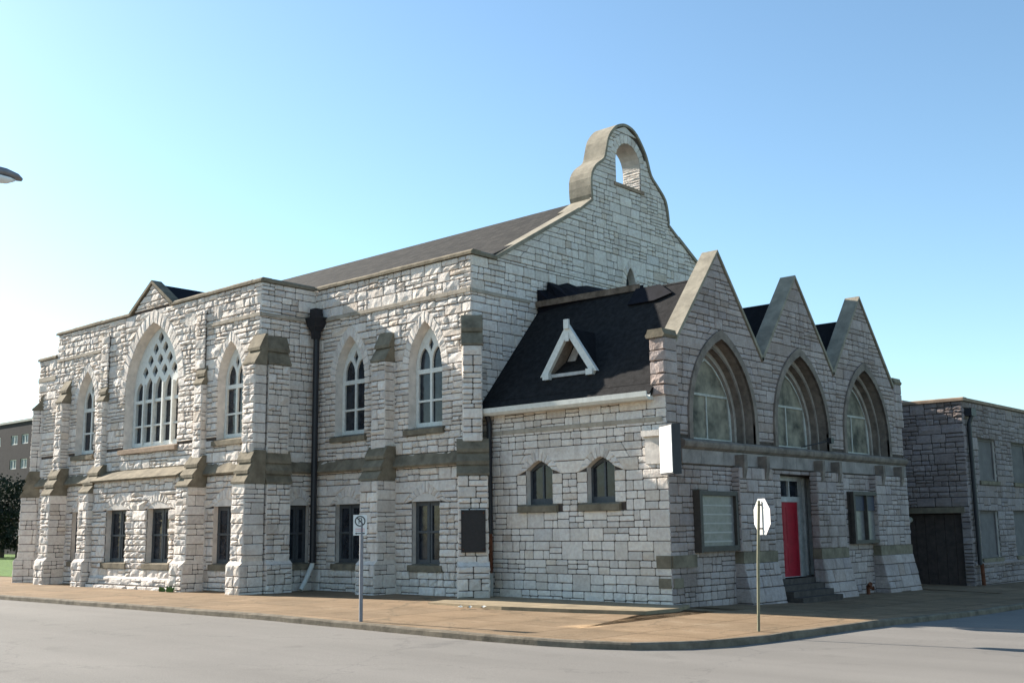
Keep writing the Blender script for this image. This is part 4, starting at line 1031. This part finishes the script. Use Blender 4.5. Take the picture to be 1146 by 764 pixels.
# weeds at the foot of the transept buttress
def weed(x, y, n_, h, lab, seed):
    m = MB(); rg = random.Random(seed); z = gz(x, y)
    for _ in range(n_):
        t = rg.uniform(0, 6.28); r_ = rg.uniform(0, .16); b_ = Vector((x+r_*math.cos(t), y+r_*math.sin(t)*.6, z)); d = Vector((rg.uniform(-.6, .6), rg.uniform(-.6, .3), 1)).normalized()
        L_ = h*rg.uniform(.5, 1); s_ = d.orthogonal().normalized()*.03
        m.add([b_-s_*.4, b_+s_*.4, b_+d*L_*.6+s_, b_+d*L_, b_+d*L_*.6-s_], [(0, 1, 2, 3, 4)])
    tag(m.build('weed_plant', LEAF), lab, 'plant', 'weeds at the buttress foot')
weed(-36.15, 21.25, 30, .2, 'small green weed left of the transept buttress foot', 1)
weed(-35.55, 21.2, 40, .24, 'larger green weed right in front of the transept buttress foot', 2)

# ------------------------------------------------------------------ far left: apartment block and trees
AP = thing('apartment_building', 'brown brick apartment block with small white framed windows far behind the church', 'building', (-160, 66, 0))
AF = F((0, 62, 0), (1, 0, 0), (0, -1, 0)); AE = F((-136, 0, 0), (0, 1, 0), (1, 0, 0))
cols = [-178+i*5.05 for i in range(8)]+[-139.6]
wh = []
for c_ in cols:
    for r_ in range(5): wh.append((c_-.95, c_+.95, 13.4-3.1*r_, 14.6-3.1*r_))
m = MB(); m.plate(AF, [(-186, -.5), (-136, -.5), (-136, 16.2), (-186, 16.2)], [[(a, c_), (b, c_), (b, d), (a, d)] for a, b, c_, d in wh], 0, .25)
m.box(AE, 62.26, 78, -.5, 16.2, -50, 0); m.build('wall', BRICK, AP)
m = MB(); m.box(AF, -186.2, -135.8, 16.2, 16.5, -.4, .15); m.build('parapet_coping', CONC, AP)
for a, b, c_, d in wh:
    m = MB(); m.plate(AF, [(a, c_), (b, c_), (b, d), (a, d)], [[(a+.12, c_+.12), ((a+b)/2-.05, c_+.12), ((a+b)/2-.05, d-.12), (a+.12, d-.12)], [((a+b)/2+.05, c_+.12), (b-.12, c_+.12), (b-.12, d-.12), ((a+b)/2+.05, d-.12)]], -.08, .06); wo = m.build('window', WHITE, AP)
    m = MB(); m.plate(AF, [(a+.1, c_+.1), (b-.1, c_+.1), (b-.1, d-.1), (a+.1, d-.1)], [], -.16, .02); m.build('pane', glass_mat('x', (.05, .07, .1), (.2, .24, .3)) if False else FARGL, wo)
def tree(x, y, h, rad, seed, lab, leafmat=LEAFD):
    rg = random.Random(seed); t = thing('tree', lab, 'tree', (x, y, gz(x, y)), 'trees in front of the apartment block')
    m = MB(); m.tube([(x, y, -.4), (x+.1, y, h*.3), (x-.1, y, h*.65)], [.28, .2, .08], 8)
    for k in range(7):
        a = rg.uniform(0, 6.28); z = h*rg.uniform(.25, .55); e = Vector((math.cos(a)*rad*.7, math.sin(a)*rad*.7, h*.25)); b = Vector((x, y, z))
        m.tube([b, b+e*.5+Vector((0, 0, .2)), b+e], [.09, .06, .02], 5)
    m.build('trunk', BARK, t)
    m = MB(); cl_ = [(Vector((x+rg.gauss(0, rad*.55), y+rg.gauss(0, rad*.45), h*rg.uniform(.06, .96)**.8)), rg.uniform(.4, 1.2)) for _ in range(44)]
    for c_, r_ in cl_:
        for _ in range(75):
            p = c_+Vector((rg.gauss(0, r_*.5), rg.gauss(0, r_*.5), rg.gauss(0, r_*.4))); p.z = max(p.z, .2)
            d = Vector((rg.gauss(0, 1), rg.gauss(0, 1), rg.gauss(0, 1))).normalized(); s_ = d.orthogonal().normalized()*.12; u_ = d.cross(s_)
            m.add([p-s_, p+u_, p+s_, p-u_], [(0, 1, 2, 3)])
    m.build('crown', leafmat, t)
tree(-117.5, 50.5, 7.8, 2.8, 1, 'dark round tree leftmost before the apartment block')
tree(-112.6, 50.0, 7.4, 2.7, 2, 'dark low tree nearest the church in front of the apartment block')
tree(-114.8, 47.5, 5.4, 2.2, 3, 'small dark tree between two taller ones before the apartment block')
tree(-123, 52, 8.2, 3.0, 4, 'tall dark tree just beyond the left edge near the apartment block')

# ------------------------------------------------------------------ light
SUN_EL, SUN_A = 27.5, 8.5
d = Vector((math.cos(R(SUN_EL))*math.cos(R(SUN_A)), math.cos(R(SUN_EL))*math.sin(R(SUN_A)), -math.sin(R(SUN_EL))))
sd = bpy.data.lights.new('sun', 'SUN'); sd.energy = 5.0; sd.angle = R(.5); sd.color = (1, .93, .82)
so = bpy.data.objects.new('sun', sd); COL.objects.link(so); so.rotation_euler = d.to_track_quat('-Z', 'Y').to_euler(); so.location = (-60, -10, 60)
wd = bpy.data.worlds.new('World'); sc.world = wd; wd.use_nodes = True; nt = wd.node_tree
bg = nt.nodes['Background']; sky = nt.nodes.new('ShaderNodeTexSky'); sky.sky_type = 'NISHITA'; sky.sun_disc = False
sky.sun_elevation = R(SUN_EL); sky.sun_rotation = R(180+90-SUN_A); sky.altitude = 100; sky.air_density = 1.0; sky.dust_density = .5; sky.ozone_density = 1.3
nt.links.new(mix(nt, 1., sky.outputs[0], (.85, .99, 1.0), 'MULTIPLY'), bg.inputs[0]); bg.inputs[1].default_value = .083
# ------------------------------------------------------------------ camera
f, pitch, roll, yaw = 1235.07, R(9.60718), R(-.71336), R(132.18239)
Fw = Vector((math.cos(yaw)*math.cos(pitch), math.sin(yaw)*math.cos(pitch), math.sin(pitch)))
Rt = Vector((math.sin(yaw), -math.cos(yaw), 0)); Up = Rt.cross(Fw)
c_, s_ = math.cos(roll), math.sin(roll)
r_, u_ = Rt*c_+Up*s_, -Rt*s_+Up*c_
cd = bpy.data.cameras.new('camera'); co = bpy.data.objects.new('camera', cd); COL.objects.link(co)
co.matrix_world = Matrix(((r_.x, u_.x, -Fw.x, 0), (r_.y, u_.y, -Fw.y, 0), (r_.z, u_.z, -Fw.z, 2.05), (0, 0, 0, 1)))
cd.sensor_width = 36; cd.lens = 36*f/1146; cd.clip_end = 6000; cd.clip_start = .1
sc.camera = co
sc.view_settings.view_transform = 'Standard'; sc.view_settings.look = 'None'; sc.view_settings.gamma = 1
sc.view_settings.exposure = 1.45
